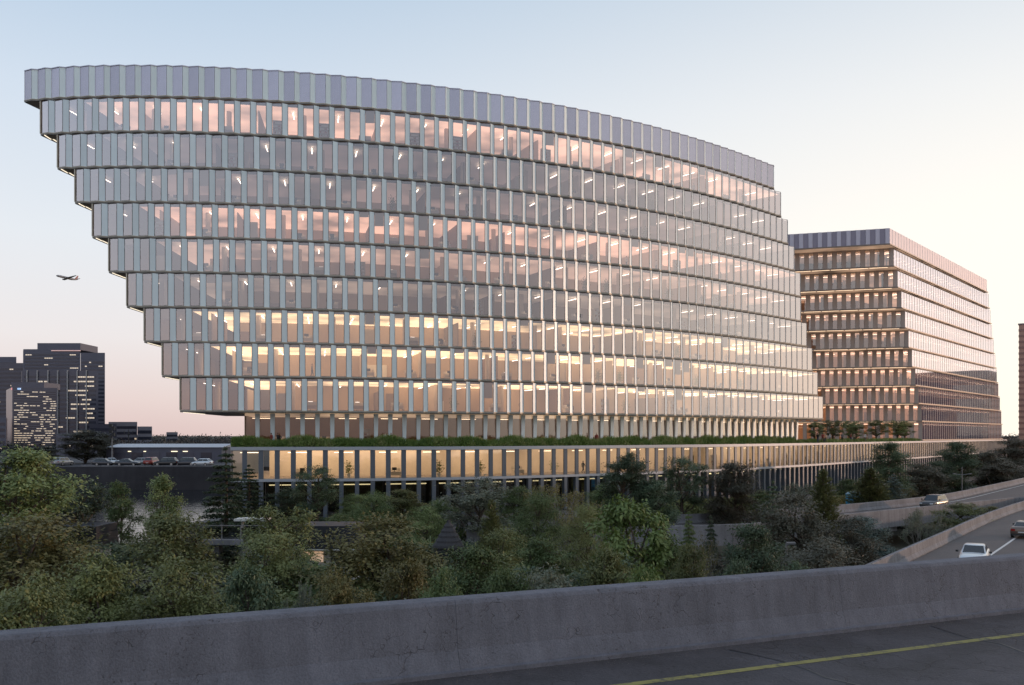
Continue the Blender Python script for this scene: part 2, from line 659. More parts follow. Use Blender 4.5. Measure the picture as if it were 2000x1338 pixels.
# far quay and the plaza the offices stand on
mb = MB()
mb.prism([(-420, 199), (-52, 199), (-52, 420), (-420, 420)], GZ - 0.5, QZ)
tag(mb.build('quay', M_QUAY), kind='structure')
mb = MB()
mb.prism([(-37.5, 101.5), (-5, 106), (14, 114), (36, 118), (64, 138), (92, 176), (126, 232), (190, 312), (190, 440), (-36, 300)], GZ - 0.5, PZ)
tag(mb.build('plaza_pavement', M_PAVE), kind='structure')

# ------------------------------------------------------------------ near viaduct: road, barrier, lines
ND = Vector((0.918, 0.397, 0)).normalized()      # travel direction of the near road
NP = Vector((1.42, 11.53, 0))                    # a point on the traffic face of the barrier
NR = Vector((ND.y, -ND.x, 0))                    # towards the camera
RZ = -2.86
near = lambda t, w, z: NP + ND * t + NR * w + Vector((0, 0, z))
mb = MB()
mb.add([near(t, w, RZ) for t, w in ((-60, 0), (150, 0), (150, 16), (-60, 16))], [(3, 2, 1, 0)])
mb.add([near(t, w, RZ - 0.9) for t, w in ((-60, -.5), (150, -.5), (150, 16), (-60, 16))], [(0, 1, 2, 3)])
tag(mb.build('road', M_ASPH), kind='structure')
mb = MB()
prof = [(0.02, 0.0), (0.02, 0.06), (-0.04, 0.075), (-0.13, 0.33), (-0.21, 0.94), (-0.235, 0.985), (-0.25, 1.0), (-0.50, 1.0), (-0.52, 0.985), (-0.535, 0.94), (-0.62, 0.30), (-0.62, -0.9), (-0.40, -0.9), (-0.40, 0.0)]
bar = empty('concrete_barrier', near(0, 0, RZ), 0, 'weathered grey concrete parapet running along the whole near road', 'barrier')
mb = MB()
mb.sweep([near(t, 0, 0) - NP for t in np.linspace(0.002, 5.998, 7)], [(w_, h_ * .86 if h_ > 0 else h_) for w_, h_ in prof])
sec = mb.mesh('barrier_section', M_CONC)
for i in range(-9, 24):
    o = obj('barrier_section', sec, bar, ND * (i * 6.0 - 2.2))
# painted edge line, worn
mb = MB()
for i in range(-20, 60):
    w0 = 1.06
    a0, a1 = i * 2.0, i * 2.0 + 2.0
    mb.add([near(a0, w0, RZ + 0.004), near(a1, w0, RZ + 0.004), near(a1, w0 + 0.125, RZ + 0.004), near(a0, w0 + 0.125, RZ + 0.004)], [(3, 2, 1, 0)])
o = mb.build('road_edge_line', M_YELLOW)
tag(o, kind='structure')
mb = MB()
gs = random.Random(4)
for w0, t0, t1 in ((3.4, 6, 22),):
    t = t0
    w = w0
    while t < t1:
        w2 = w + gs.uniform(-.06, .06)
        mb.add([near(t, w, RZ + .003), near(t + .5, w2, RZ + .003), near(t + .5, w2 + .035, RZ + .003), near(t, w + .035, RZ + .003)], [(3, 2, 1, 0)])
        w = w2
        t += .5
for t0 in (1.5, 5.2, 9.0):
    w = .2
    t = t0
    while w < 5:
        t2 = t + gs.uniform(-.15, .15)
        mb.add([near(t, w, RZ + .0035), near(t2, w + .4, RZ + .0035), near(t2 + .04, w + .4, RZ + .0035), near(t + .04, w, RZ + .0035)], [(0, 1, 2, 3)])
        w += .4
        t = t2
tag(mb.build('road_tar_seams', pmat('tar', (.016, .015, .017), .45, 0, .2, 4)), kind='structure')
mb = MB()
for k in range(2600):
    t, w = gs.uniform(-4, 24), abs(gs.gauss(0, .16)) + .03
    r_ = gs.uniform(.002, .006)
    p = near(t, w, RZ + .002)
    mb.add([p + Vector((r_, 0, 0)), p + Vector((-r_ * .6, r_, 0)), p + Vector((-r_ * .5, -r_, 0)), p + Vector((0, 0, r_))], [(0, 1, 3), (1, 2, 3), (2, 0, 3)])
tag(mb.build('gravel', pmat('grit', (.16, .15, .14), .9, 0, .5, 9)), kind='stuff')

# ------------------------------------------------------------------ ramps beyond the trees
AZ = -9.1
A_far = [Vector((p[0], p[1], AZ)) for p in spline([(-6, 86.5), (6, 88.2), (14.5, 90.8), (22.3, 94.2), (28, 97.8), (43.5, 108.7), (60, 124), (78, 146), (97, 170), (140, 226), (200, 305)], 8)]
A_near = [Vector((p[0], p[1], AZ)) for p in spline([(-4, 78.5), (8, 79.6), (18.6, 82.2), (24.5, 85.2), (38.6, 96.6), (50.7, 106), (60, 113.5), (65.2, 117.6), (66.9, 118.4), (67.9, 117.6), (67.3, 115.5), (64.6, 112), (59.2, 105.4), (49.2, 92.6), (36.7, 75.5), (23.9, 58), (12, 41.5), (2, 28)], 8)]
nose = min(range(len(A_near)), key=lambda i: -A_near[i].x)
lowB = A_near[nose:]
mb = MB()
# upper ramp deck
na = A_near[:nose + 1]
fa = [A_far[0]]
PA = Path2([(p.x, p.y) for p in A_far])
PN = Path2([(p.x, p.y) for p in na])
k = 40
a = [PN.pt(PN.L * i / k) for i in range(k + 1)]
sfar = float(np.interp(67.9, PA.p[:, 0], PA.s))
b_ = [PA.pt(sfar * i / k) for i in range(k + 1)]
mb.ribbon(a, b_, AZ - 0.9, AZ, 1, 0, 1)
# lower ramp and the road both run into
PB = Path2([(p.x, p.y) for p in lowB])
rt = [PB.off(PB.L * i / k, 0) for i in range(k + 1)]
far_r = [PA.pt(sfar + (PA.L - sfar) * i / k) for i in range(k + 1)]
out = []
for i in range(k + 1):
    p = PB.pt(PB.L * i / k)
    t = PB.tan(PB.L * i / k)
    out.append(p + np.array([-t[1], t[0]]) * 13.0 if i > 8 else p + np.array([12.0, -6.0]))
mb.ribbon(out, rt, AZ - 0.9, AZ - 0.012, 1, 0, 1)
# wide merged carriageway beyond the nose
cc = [p + np.array([13.5, -9.0]) for p in far_r]
cc[0] = np.array([67.9, 117.0])
mb.add([(*far_r[0], AZ - 0.006), (*far_r[-1], AZ - 0.006), (far_r[-1][0] + 18, far_r[-1][1] - 12, AZ - 0.006), (82, 108, AZ - 0.006), (67.6, 116.4, AZ - 0.006)],
       [(4, 3, 2, 1, 0)])
tag(mb.build('ramp_road', [M_ASPH2, M_CONC2]), kind='structure')

bprof = [(0.0, 0), (-0.0, 0.08), (-0.16, 0.34), (-0.21, 0.9), (-0.23, 0.93), (-0.45, 0.93), (-0.47, 0.9), (-0.52, -1.0), (-0.3, -1.0)]


def rbarrier(name, pathpts, side, label, nsec=6.0):
    """parapet of cast sections; side +1: traffic on the right of travel"""
    root = empty(name, pathpts[0], 0, label, 'barrier')
    P = Path2([(p[0], p[1]) for p in pathpts])
    n = max(1, int(P.L / nsec))
    for i in range(n):
        mb = MB()
        s0, s1 = P.L * i / n + 0.01, P.L * (i + 1) / n - 0.01
        pts = [(*(P.pt(s0 + (s1 - s0) * j / 5)), AZ) for j in range(6)]
        pts = [(p[0] - pathpts[0][0], p[1] - pathpts[0][1], AZ - pathpts[0][2]) for p in pts]
        pr = [(w * side, h) for w, h in bprof]
        if side < 0:
            pr = pr[::-1]
        mb.sweep(pts, pr)
        mb.build('barrier_section', M_CONC2, root)
    return root


rbarrier('ramp_barrier', A_far, 1, 'pale concrete parapet along the far edge of the upper ramp')
rbarrier('ramp_barrier', A_near, -1, 'pale concrete parapet bending round the tip between the two ramps')
# painted lines
mb = MB()


def stripe(mb, P, s0, s1, w, wid, z, n=20):
    for i in range(n):
        a, b = s0 + (s1 - s0) * i / n, s0 + (s1 - s0) * (i + 1) / n
        q = [P.off(a, w), P.off(b, w), P.off(b, w + wid), P.off(a, w + wid)]
        mb.add([(*p, z) for p in q], [(0, 1, 2, 3)])


stripe(mb, PA, 18, PA.L - 5, -1.0, -0.16, AZ + 0.006, 60)
stripe(mb, PN, 14, PN.L - 5, 0.75, 0.14, AZ + 0.006, 40)
tag(mb.build('ramp_edge_line', M_WHITE), kind='structure')
mb = MB()
stripe(mb, PB, 8, PB.L - 4, 4.0, 0.2, AZ - 0.004, 40)
tag(mb.build('ramp_lane_line', M_WHITE), kind='structure')
for i, (px, d) in enumerate(((1834, 108.5), (1560, 92.5), (1702, 101.5))):
    c = atd(px, d)
    r_ = empty('ramp_pier', (c.x, c.y, GZ), R(43), ('grey concrete pier under the upper ramp beside the round bush', 'slim concrete pier under the upper ramp behind the dark trees', 'concrete pier under the middle of the upper ramp')[i], 'pier')
    mb = MB()
    mb.box(-0.55, 0.55, -0.55, 0.55, 0, AZ - GZ - 1.55)
    mb.build('shaft', M_CONC2, r_)
    mb = MB()
    mb.box(-0.75, 0.75, -2.6, 2.6, AZ - GZ - 1.55, AZ - GZ - 0.91)
    mb.build('pier_cap', M_CONC2, r_)

# ------------------------------------------------------------------ curved office tower
ZB = [46.36, 42.28, 37.87, 33.46, 29.07, 24.69, 20.31, 15.94, 11.56, 7.24, 2.86]   # top, then the foot of every storey
cpts = np.array([(-61.9, 113.9), (-44.95, 112.4), (-32.46, 113.6), (-19.9, 116.1), (-6.87, 120.2), (7.21, 126.3), (23.3, 136.0), (38, 147.8), (44.5, 153.9), (51.1, 160.3), (58.2, 167.6)])
pf = np.polyfit(cpts[:, 0], cpts[:, 1], 5)
xs = np.linspace(-64, 63, 500)
CV = Path2(list(zip(xs, np.polyval(pf, xs))))
LPX = [48, 80, 113, 147, 181, 213, 248, 282, 317, 352]
RPX = [1507, 1521, 1535, 1547, 1559, 1569, 1580, 1589, 1599, 1608]
PITCH, GW, GD = 1.95, 1.30, 0.30
SH = 4.385


def pane_mesh(name, w0, w1, h, glass, frame, fw=0.045, midrail=None):
    """glass sheet from plan point w0 to w1, height h, with its thin frame"""
    mb = MB()
    d = Vector((w1[0] - w0[0], w1[1] - w0[1], 0))
    ln = d.length
    d.normalize()
    rot = Matrix.Translation((w0[0], w0[1], 0)) @ Matrix.Rotation(math.atan2(d.y, d.x), 4, 'Z')
    mb.add([rot @ Vector(p) for p in ((0, 0, 0), (ln, 0, 0), (ln, 0, h), (0, 0, h))], [(0, 1, 2, 3)], 0)
    mb.box(0, fw, -0.03, 0.04, 0, h, 1, rot)
    mb.box(ln - fw, ln, -0.03, 0.04, 0, h, 1, rot)
    mb.box(fw, ln - fw, -0.028, 0.038, 0, fw, 1, rot)
    mb.box(fw, ln - fw, -0.028, 0.038, h - fw, h, 1, rot)
    if midrail:
        mb.box(fw, ln - fw, -0.025, 0.03, midrail, midrail + 0.05, 1, rot)
    return mb.mesh(name, [glass, frame])


def fin_mesh(name, w0, w1, h, mat, t=0.07, lip=0.03):
    mb = MB()
    d = Vector((w1[0] - w0[0], w1[1] - w0[1], 0))
    ln = d.length
    d.normalize()
    rot = Matrix.Translation((w0[0], w0[1], 0)) @ Matrix.Rotation(math.atan2(d.y, d.x), 4, 'Z')
    mb.box(0.01, ln - 0.01, 0, t, 0, h, 0, rot)
    mb.box(0.01, 0.01 + 0.03, -lip, 0, 0, h, 0, rot)
    mb.box(ln - 0.04, ln - 0.01, -lip, 0, 0, h, 0, rot)
    return mb.mesh(name, [mat])


def joined(name, me, places, parent, mats):
    """many copies of one mesh in a single part (past the count that is built one by one)"""
    n = len(me.vertices)
    co = np.empty(n * 3)
    me.vertices.foreach_get('co', co)
    co = co.reshape(-1, 3)
    fs = [tuple(p.vertices) for p in me.polygons]
    ms = [p.material_index for p in me.polygons]
    V, Fc, Mi = [], [], []
    for i, (x, y, z, rz) in enumerate(places):
        c, s_ = math.cos(rz), math.sin(rz)
        V.append(np.stack([co[:, 0] * c - co[:, 1] * s_ + x, co[:, 0] * s_ + co[:, 1] * c + y, co[:, 2] + z], 1))
        Fc.extend([tuple(k + i * n for k in f) for f in fs])
        Mi.extend(ms)
    m2 = bpy.data.meshes.new(name)
    m2.from_pydata(np.concatenate(V).tolist(), [], Fc)
    for m_ in mats:
        m2.materials.append(m_)
    m2.polygons.foreach_set('material_index', Mi)
    o = obj(name, m2, parent)
    o['kind'] = 'stuff'
    return o


GLASS_H = SH - 0.34
me_pane = pane_mesh('glass_pane', (0, 0), (GW, -GD), GLASS_H, M_GLASS, M_MULL, 0.05)
me_fin = fin_mesh('fin_panel', (GW, -GD), (PITCH, 0), GLASS_H, M_FIN)
CH = ZB[0] - ZB[1] - 0.38
me_cp = fin_mesh('crown_panel', (0, 0), (GW, -GD), CH, M_CROWN, 0.06)
me_cf = fin_mesh('crown_fin', (GW, -GD), (PITCH, 0), CH, M_CROWNFIN, 0.06)

BASE = Vector((-5, 135, PZ))
tower = empty('office_tower', BASE, 0, 'long curved glass office building of stepped storeys with folded metal fins', 'office building')
STRENGTH = [None, 34, 12, 15, 38, 26, 18, 50, 60, 60]
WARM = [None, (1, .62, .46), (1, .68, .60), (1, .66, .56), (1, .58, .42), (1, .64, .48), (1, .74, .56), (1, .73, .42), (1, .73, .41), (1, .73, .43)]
mb = MB()
mb.box(-1.2, 1.2, -0.05, 0.05, -0.03, 0.03)
me_lights = {}
for i in range(1, 10):
    me_lights[i] = mb.mesh('ceiling_light', [lampmat('office lamp %d' % i, (1, .90, .78), 5.0)])
N_OWN = 30


def added_glow(name, col, k):  # emission stands in for lamplight falling on the surface
    """glow added to a ceiling or soffit surface that is no lamp, uneven by noise"""
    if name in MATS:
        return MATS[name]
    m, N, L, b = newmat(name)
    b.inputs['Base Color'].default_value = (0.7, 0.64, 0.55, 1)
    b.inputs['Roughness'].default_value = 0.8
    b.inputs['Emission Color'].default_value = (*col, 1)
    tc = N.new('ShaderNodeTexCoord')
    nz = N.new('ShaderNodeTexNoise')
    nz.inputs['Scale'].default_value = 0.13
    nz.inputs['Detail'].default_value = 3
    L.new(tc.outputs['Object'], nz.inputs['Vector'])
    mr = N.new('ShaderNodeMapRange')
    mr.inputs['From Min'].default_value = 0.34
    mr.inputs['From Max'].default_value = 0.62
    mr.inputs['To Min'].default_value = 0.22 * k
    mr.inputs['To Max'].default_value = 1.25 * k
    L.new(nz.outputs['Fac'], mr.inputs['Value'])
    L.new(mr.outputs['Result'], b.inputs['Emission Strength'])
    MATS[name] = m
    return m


CEILK = [None, 1.0, .13, .20, .92, .55, .26, 1.45, 1.7, 1.75]  # strength of the glow added to each storey's ceiling
storeys = []
for L_ in range(10):
    s0 = CV.at_px(LPX[L_])
    s1 = CV.at_px(RPX[L_])
    n = int(round((s1 - s0) / PITCH))
    z1, z0 = ZB[L_], ZB[L_ + 1]
    ss = [s0 + PITCH * i for i in range(n + 1)]
    ss = [min(a, CV.L) for a in ss]
    st = None
    crown = L_ == 0
    # slabs
    fr = [CV.off(a, 0.10) for a in ss]
    fr2 = [CV.off(a, 0.40) for a in ss]
    bk = [CV.off(a, 23.0) for a in ss]
    mb = MB()
    if crown:
        mb.ribbon(fr, bk, z0 + 0.02, z0 + 0.30, 0, 0, 1)
        mb.ribbon(fr2, bk, z1 - 1.4, z1 - 1.1, 0, 0, 0)
        st = mb.build('crown_storey', [M_WALLDARK, M_SOFFIT], tower, -BASE)
    else:
        mb.ribbon(fr, bk, z0 + 0.02, z0 + 0.30, 0, 2, 1)
        mb.ribbon(fr2[3:], bk[3:], z1 - 0.32, z1 - 0.02, 0, 0, 3)
        mb.ribbon(fr2[:4], bk[:4], z1 - 0.325, z1 - 0.025, 0, 0, 4)
        st = mb.build('storey', [M_WALLDARK, M_SOFFIT, M_CARPET, added_glow('ceiling with added glow %d' % L_, WARM[L_], CEILK[L_]), M_WOOD], tower, -BASE)  # ceiling emits an added glow instead of being lit by its lamps
    storeys.append((st, ss, z0, z1))
    # zigzag edge band
    zig, inn = [], []
    places = []
    for i in range(n):
        p, q = CV.pt(ss[i]), CV.pt(ss[i + 1])
        t = (q - p) / max(1e-6, np.linalg.norm(q - p))
        o_ = np.array([t[1], -t[0]])
        rz = math.atan2(t[1], t[0])
        places.append((p[0], p[1], rz))
        zig += [p + o_ * 0.07, p + t * GW + o_ * (GD + 0.07)]
        inn += [CV.off(ss[i], 0.09), CV.off(min(ss[i] + GW, CV.L), 0.09)]
    zig.append(CV.off(ss[-1], -0.07))
    inn.append(CV.off(ss[-1], 0.09))
    mb = MB()
    mb.ribbon(zig, inn, z0 + 0.04, z0 + 0.19, 0, 0, 1)
    mb.ribbon([a + (a - b) / max(1e-6, np.linalg.norm(a - b)) * 0.03 for a, b in zip(zig, inn)], inn, z0 + 0.19, z0 + 0.27, 2, 2, 2)
    mb.build('edge_band', [M_BAND, M_SOFFIT, M_CREAM], st)
    # end walls, back wall, core
    mb = MB()
    e0, e1 = 0.0, 23.0
    for a, sg in ((ss[0], 1), (ss[-1], -1)):
        p, q = CV.off(a, 0.0), CV.off(a, 23)
        t = CV.tan(a) * 0.14 * sg
        zt = z1 - 0.04 if not crown else z1
        mb.prism([p, q, q + t, p + t] if sg < 0 else [p, p + t, q + t, q], z0 + 0.31, zt, 0)
    mb.build('end_wall', [M_WOOD if not crown else M_CROWN], st)
    mb = MB()
    mb.ribbon([CV.off(a, 22.7) for a in ss], [CV.off(a, 22.95) for a in ss], z0 + 0.31, z1 - 0.34, 0)
    mb.build('rear_wall', [M_WALLDARK], st)
    # pieces of the facade
    own = min(N_OWN, n)
    if crown:
        for i, (x, y, rz) in enumerate(places):
            obj('crown_panel', me_cp, st, (x, y, z0 + 0.28), rz)
            obj('crown_fin', me_cf, st, (x, y, z0 + 0.28), rz)
        mb = MB()
        mb.ribbon([p + (p - q) / max(1e-6, np.linalg.norm(p - q)) * 0.02 for p, q in zip(zig, inn)], inn, z1 - 0.10, z1, 0)
        mb.build('coping', [M_CROWN], st)
        continue
    for i, (x, y, rz) in enumerate(places[:own]):
        obj('glass_pane', me_pane, st, (x, y, z0 + 0.28), rz)
        obj('fin_panel', me_fin, st, (x, y, z0 + 0.28), rz)
    if n > own:
        pl = [(x, y, z0 + 0.28, rz) for x, y, rz in places[own:]]
        joined('glass_panes', me_pane, pl, st, [M_GLASS, M_MULL])
        joined('fin_panels', me_fin, pl, st, [M_FIN])
    mb = MB()
    ca = [a for a in ss if ss[0] + 9 < a < ss[-1] - 6]
    mb.ribbon([CV.off(a, 11.0) for a in ca], [CV.off(a, 11.2) for a in ca], z0 + 0.31, z1 - 0.34, 0)
    mb.build('core_wall', [M_CORE], st)
    # inner walls, doors in the core, blinds
    i = rng.randint(4, 7)
    while i < n - 4:
        t = CV.tan(ss[i])
        nrm = np.array([-t[1], t[0]])
        a_, b_2 = CV.off(ss[i], rng.uniform(1.6, 4.5)), CV.off(ss[i], 10.9)
        mb = MB()
        mb.prism([a_, a_ + t * .12, b_2 + t * .12, b_2][::1], z0 + 0.31, z1 - 0.34 - rng.choice((0, 0, .9)), 0)
        mb.build('partition', [rng.choice((M_CORE, M_WOOD, M_COLM, M_CARPET))], st)
        if rng.random() < .5:
            c_ = CV.off(ss[i] + 2.5, 10.9)
            w_ = rng.uniform(1.0, 4.0)
            mb = MB()
            mb.prism([c_ - t * w_ / 2 - nrm * .02, c_ + t * w_ / 2 - nrm * .02, c_ + t * w_ / 2 + nrm * .08, c_ - t * w_ / 2 + nrm * .08], z0 + .31, z0 + rng.uniform(2.1, 3.2), 0)
            mb.build('core_door', [rng.choice((M_WOOD, M_CARPET, M_SOFFIT))], st)
        i += rng.randint(4, 9)
    for i in range(n):
        if rng.random() < .10:
            x, y, rz = places[i]
            mb = MB()
            hh = rng.uniform(.5, 2.2)
            mb.box(.06, GW * .95, -.012, .012, -hh, 0, 0, Matrix.Rotation(math.atan2(-GD, GW), 4, 'Z') @ Matrix.Translation((0, .12, 0)))
            mb.build('blind', [M_BLIND], st, (x, y, z1 - .06)).rotation_euler = (0, 0, rz)
    # columns
    for i in range(2, n - 1, 5):
        c = CV.off(ss[i], 3.2)
        mb = MB()
        mb.tube([(c[0], c[1], z0 + 0.3), (c[0], c[1], z1 - 0.33)], 0.32, 10, caps=False)
        mb.build('column', [M_COLM], st)
    # ceiling lights
    deep = []
    for i in range(1, n, 3):
        a = ss[i] + 0.6
        t = CV.tan(a)
        rz = math.atan2(t[0], -t[1])
        if i > 0 and (i // 3 + L_) % 7 != 5:
            c = CV.off(a, 2.7)
            obj('ceiling_light', me_lights[L_], st, (c[0], c[1], z1 - 0.62), rz)
        c = CV.off(a, 7.3)
        deep.append((c[0], c[1], z1 - 0.62, rz))
    if L_ > 6:
        joined('ceiling_lights', me_lights[L_], deep, st, list(me_lights[L_].materials))
    # lamp in the overhanging soffit at the stepped end
    mb = MB()
    a = ss[0] + 0.5
    for k in range(6):
        c = CV.off(a, 0.6 + k * 1.6)
        mb.box(c[0] - 0.05, c[0] + 0.05, c[1] - 0.79, c[1] + 0.79, z0 - 0.025, z0 + 0.015)
    mb.build('soffit_light', [lampmat('soffit lamp', (1, .86, .66), 1.3)], st)
    # white corner post
    c = CV.off(ss[0], -0.10)
    mb = MB()
    mb.box(c[0] - 0.06, c[0] + 0.06, c[1] - 0.06, c[1] + 0.06, z0 + 0.28, z1 - 0.02)
    mb.build('corner_post', [M_CREAM], st)

# ------------------------------------------------------------------ podium with planted terrace
pp = [(-34.6, 110.2), (-31.7, 110.6), (-19, 112.6), (-6.6, 116.2), (4, 121.6), (15, 129.0), (32.8, 143.0), (45, 155.5), (59, 171.5), (81.5, 199), (104, 226.5), (121, 248), (150, 284), (172, 311.5)]
PC = Path2([(p[0], p[1]) for p in spline([(p[0], p[1], 0) for p in pp], 12)])
PT, PBT = -1.45, -5.7
PBASE = Vector((30, 160, PZ))
podium = empty('podium', PBASE, 0, 'low two storey glazed podium with slate fins running under both office buildings', 'office building')
np_ = int(PC.L / PITCH)
ps = [PITCH * i for i in range(np_ + 1)]
mb = MB()
fr, bk = [PC.off(a, 0.35) for a in ps], [PC.off(a, 26) for a in ps]
mb.ribbon(fr, bk, PT - 0.45, PT - 0.02, 0, 0, 2)
mb.ribbon(fr, bk, PBT, PBT + 0.30, 0, 1, 3)
upper = mb.build('upper_storey', [M_WALLDARK, M_CARPET, added_glow('podium ceiling with added glow', (1, .82, .64), 2.1), M_DARKIN], podium, -PBASE)  # podium ceiling carries an added glow
mb = MB()
mb.ribbon([PC.off(a, -0.25) for a in ps], [PC.off(a, 0.45) for a in ps], PT - 0.42, PT + 0.0, 0)
mb.build('parapet_edge', [M_PODEDGE], upper)
mb = MB()
mb.ribbon([PC.off(a, -0.18) for a in ps], [PC.off(a, 0.34) for a in ps], PBT - 0.06, PBT + 0.26, 0)
mb.build('lower_edge', [M_PODEDGE], upper)
PH = PT - 0.42 - (PBT + 0.26) - 0.01
me_pp = pane_mesh('podium_pane', (0.0, 0.05), (1.40, 0.05), PH, M_GLASSP, M_MULLW, 0.04)
me_pfin = MB()
me_pfin.box(1.40, 1.95, -0.10, 0.12, 0, PH)
me_pfin = me_pfin.mesh('podium_fin', [M_PODFIN])
me_gcol = MB()
me_gcol.box(1.42, 1.93, -0.12, 0.42, 0, PBT - 0.06 - PZ)
me_gcol = me_gcol.mesh('ground_column', [M_PODFIN])
for i in range(np_):
    p, q = PC.pt(ps[i]), PC.pt(ps[i + 1])
    rz = math.atan2(q[1] - p[1], q[0] - p[0])
    obj('podium_pane', me_pp, upper, (p[0], p[1], PBT + 0.265), rz)
    obj('podium_fin', me_pfin, upper, (p[0], p[1], PBT + 0.265), rz)
# interior walls
mb = MB()
mb.ribbon([PC.off(a, 6.0) for a in ps[2:]], [PC.off(a, 6.2) for a in ps[2:]], PBT + 0.31, PT - 0.46, 0)
mb.build('inner_wall', [M_CREAMWALL], upper)
mb = MB()
for a, sg in ((ps[0], 1), (ps[-1], -1)):
    p, q = PC.off(a, 0.36), PC.off(a, 25)
    t = PC.tan(a) * 0.2 * sg
    mb.prism([p, p + t, q + t, q] if sg > 0 else [p, q, q + t, p + t], PBT + 0.31, PT - 0.46, 0)
mb.build('end_wall', [M_PODFIN], upper)
mb = MB()
mb.box(-1.2, 1.2, -0.08, 0.08, -0.035, 0.035)
me_pl = mb.mesh('ceiling_light', [lampmat('podium lamp', (1, .80, .58), 3)])
for i in range(1, np_, 3):
    c = PC.off(ps[i], 2.6)
    t = PC.tan(ps[i])
    obj('ceiling_light', me_pl, upper, (c[0], c[1], PT - 0.75), math.atan2(t[1], t[0]) + 0.25)
# ground storey: columns, dark glazing set back, a cove lamp
mb = MB()
mb.ribbon([PC.off(a, 6.5) for a in ps[1:]], [PC.off(a, 6.8) for a in ps[1:]], PZ + 0.004, PBT - 0.002, 0)
ground_st = mb.build('ground_storey', [M_DARKIN], podium, -PBASE)
for i in range(np_):
    p, q = PC.pt(ps[i]), PC.pt(ps[i + 1])
    obj('ground_column', me_gcol, ground_st, (p[0], p[1], PZ + 0.002), math.atan2(q[1] - p[1], q[0] - p[0]))
me_gp = pane_mesh('ground_pane', (0.0, 2.2), (1.95, 2.2), PBT - PZ - 0.02, M_GLASSD, M_MULL, 0.03)
for i in range(0, np_):
    if 38 < i < 47:
        continue
    p, q = PC.pt(ps[i]), PC.pt(ps[i + 1])
    obj('ground_pane', me_gp, ground_st, (p[0], p[1], PZ + 0.006), math.atan2(q[1] - p[1], q[0] - p[0]))
M_COVE = lampmat('cove lamp', (1, .80, .42), 2.0)
for i in range(2, np_ - 3, 4):
    a, b = ps[i], ps[min(i + 3, np_ - 1)]
    mb = MB()
    mb.ribbon([PC.off(a + (b - a) * k / 3, 5.6) for k in range(4)], [PC.off(a + (b - a) * k / 3, 5.75) for k in range(4)], PBT - 0.85, PBT - 0.72, 0)
    mb.build('cove_light', [M_COVE], ground_st)

# terrace storey below the curved tower, set back behind the planting
ta, tb = CV.at_px(470), CV.at_px(1592)
nt = int((tb - ta) / PITCH)
ts = [ta + PITCH * i for i in range(nt + 1)]
OFF = 3.0
TZ0, TZ1 = PT, ZB[10]
mb = MB()
mb.ribbon([CV.off(a, OFF + 0.1) for a in ts], [CV.off(a, 22) for a in ts], TZ0 + 0.004, TZ0 + 0.10, 0, 0, 0)
mb.ribbon([CV.off(a, OFF + 0.2) for a in ts], [CV.off(a, 22) for a in ts], TZ1 - 0.35, TZ1 - 0.01, 1, 1, 1)
tst = mb.build('terrace_storey', [M_CARPET, added_glow('terrace ceiling with added glow', (1, .72, .48), .55)], tower, -BASE)  # glow added to the terrace ceiling surface
PTH = TZ1 - 0.02 - (TZ0 + 0.1)
me_tp = pane_mesh('terrace_pane', (0.0, 0.1), (1.95, 0.1), PTH, M_GLASST, M_MULLW, 0.03)
mbf = MB()
vs = []
for (z, w, d0) in ((0, 0.46, -0.10), (PTH, 0.60, -0.26)):
    vs += [(1.66 - w / 2, d0, z), (1.66 + w / 2, d0, z), (1.66 + w / 2, 0.06, z), (1.66 - w / 2, 0.06, z)]
mbf.add(vs, [(0, 1, 5, 4), (1, 2, 6, 5), (2, 3, 7, 6), (3, 0, 4, 7), (4, 5, 6, 7), (3, 2, 1, 0)])
me_tf = mbf.mesh('terrace_fin', [M_FIN])
for i in range(nt):
    p, q = CV.off(ts[i], OFF), CV.off(ts[i + 1], OFF)
    rz = math.atan2(q[1] - p[1], q[0] - p[0])
    obj('terrace_pane', me_tp, tst, (p[0], p[1], TZ0 + 0.1), rz)
    obj('terrace_fin', me_tf, tst, (p[0], p[1], TZ0 + 0.1), rz)
mb = MB()
mb.ribbon([CV.off(a, 11) for a in ts], [CV.off(a, 11.2) for a in ts], TZ0 + 0.11, TZ1 - 0.36, 0)
mb.build('core_wall', [M_WOOD], tst)
mb = MB()
for a, sg in ((ts[0], 1), (ts[-1], -1)):
    p, q = CV.off(a, OFF + 0.05), CV.off(a, 22)
    t = CV.tan(a) * 0.2 * sg
    mb.prism([p, p + t, q + t, q] if sg > 0 else [p, q, q + t, p + t], TZ0 + 0.11, TZ1 - 0.36, 0)
mb.build('end_wall', [M_WOOD], tst)
me_tl = MB()
me_tl.box(-1.2, 1.2, -0.07, 0.07, -0.035, 0.035)
me_tl = me_tl.mesh('ceiling_light', [lampmat('terrace lamp', (1, .80, .58), 3)])
for i in range(1, nt, 3):
    c = CV.off(ts[i], OFF + 2.4)
    t = CV.tan(ts[i])
    obj('ceiling_light', me_tl, tst, (c[0], c[1], TZ1 - 0.62), math.atan2(t[1], t[0]) + 0.2)

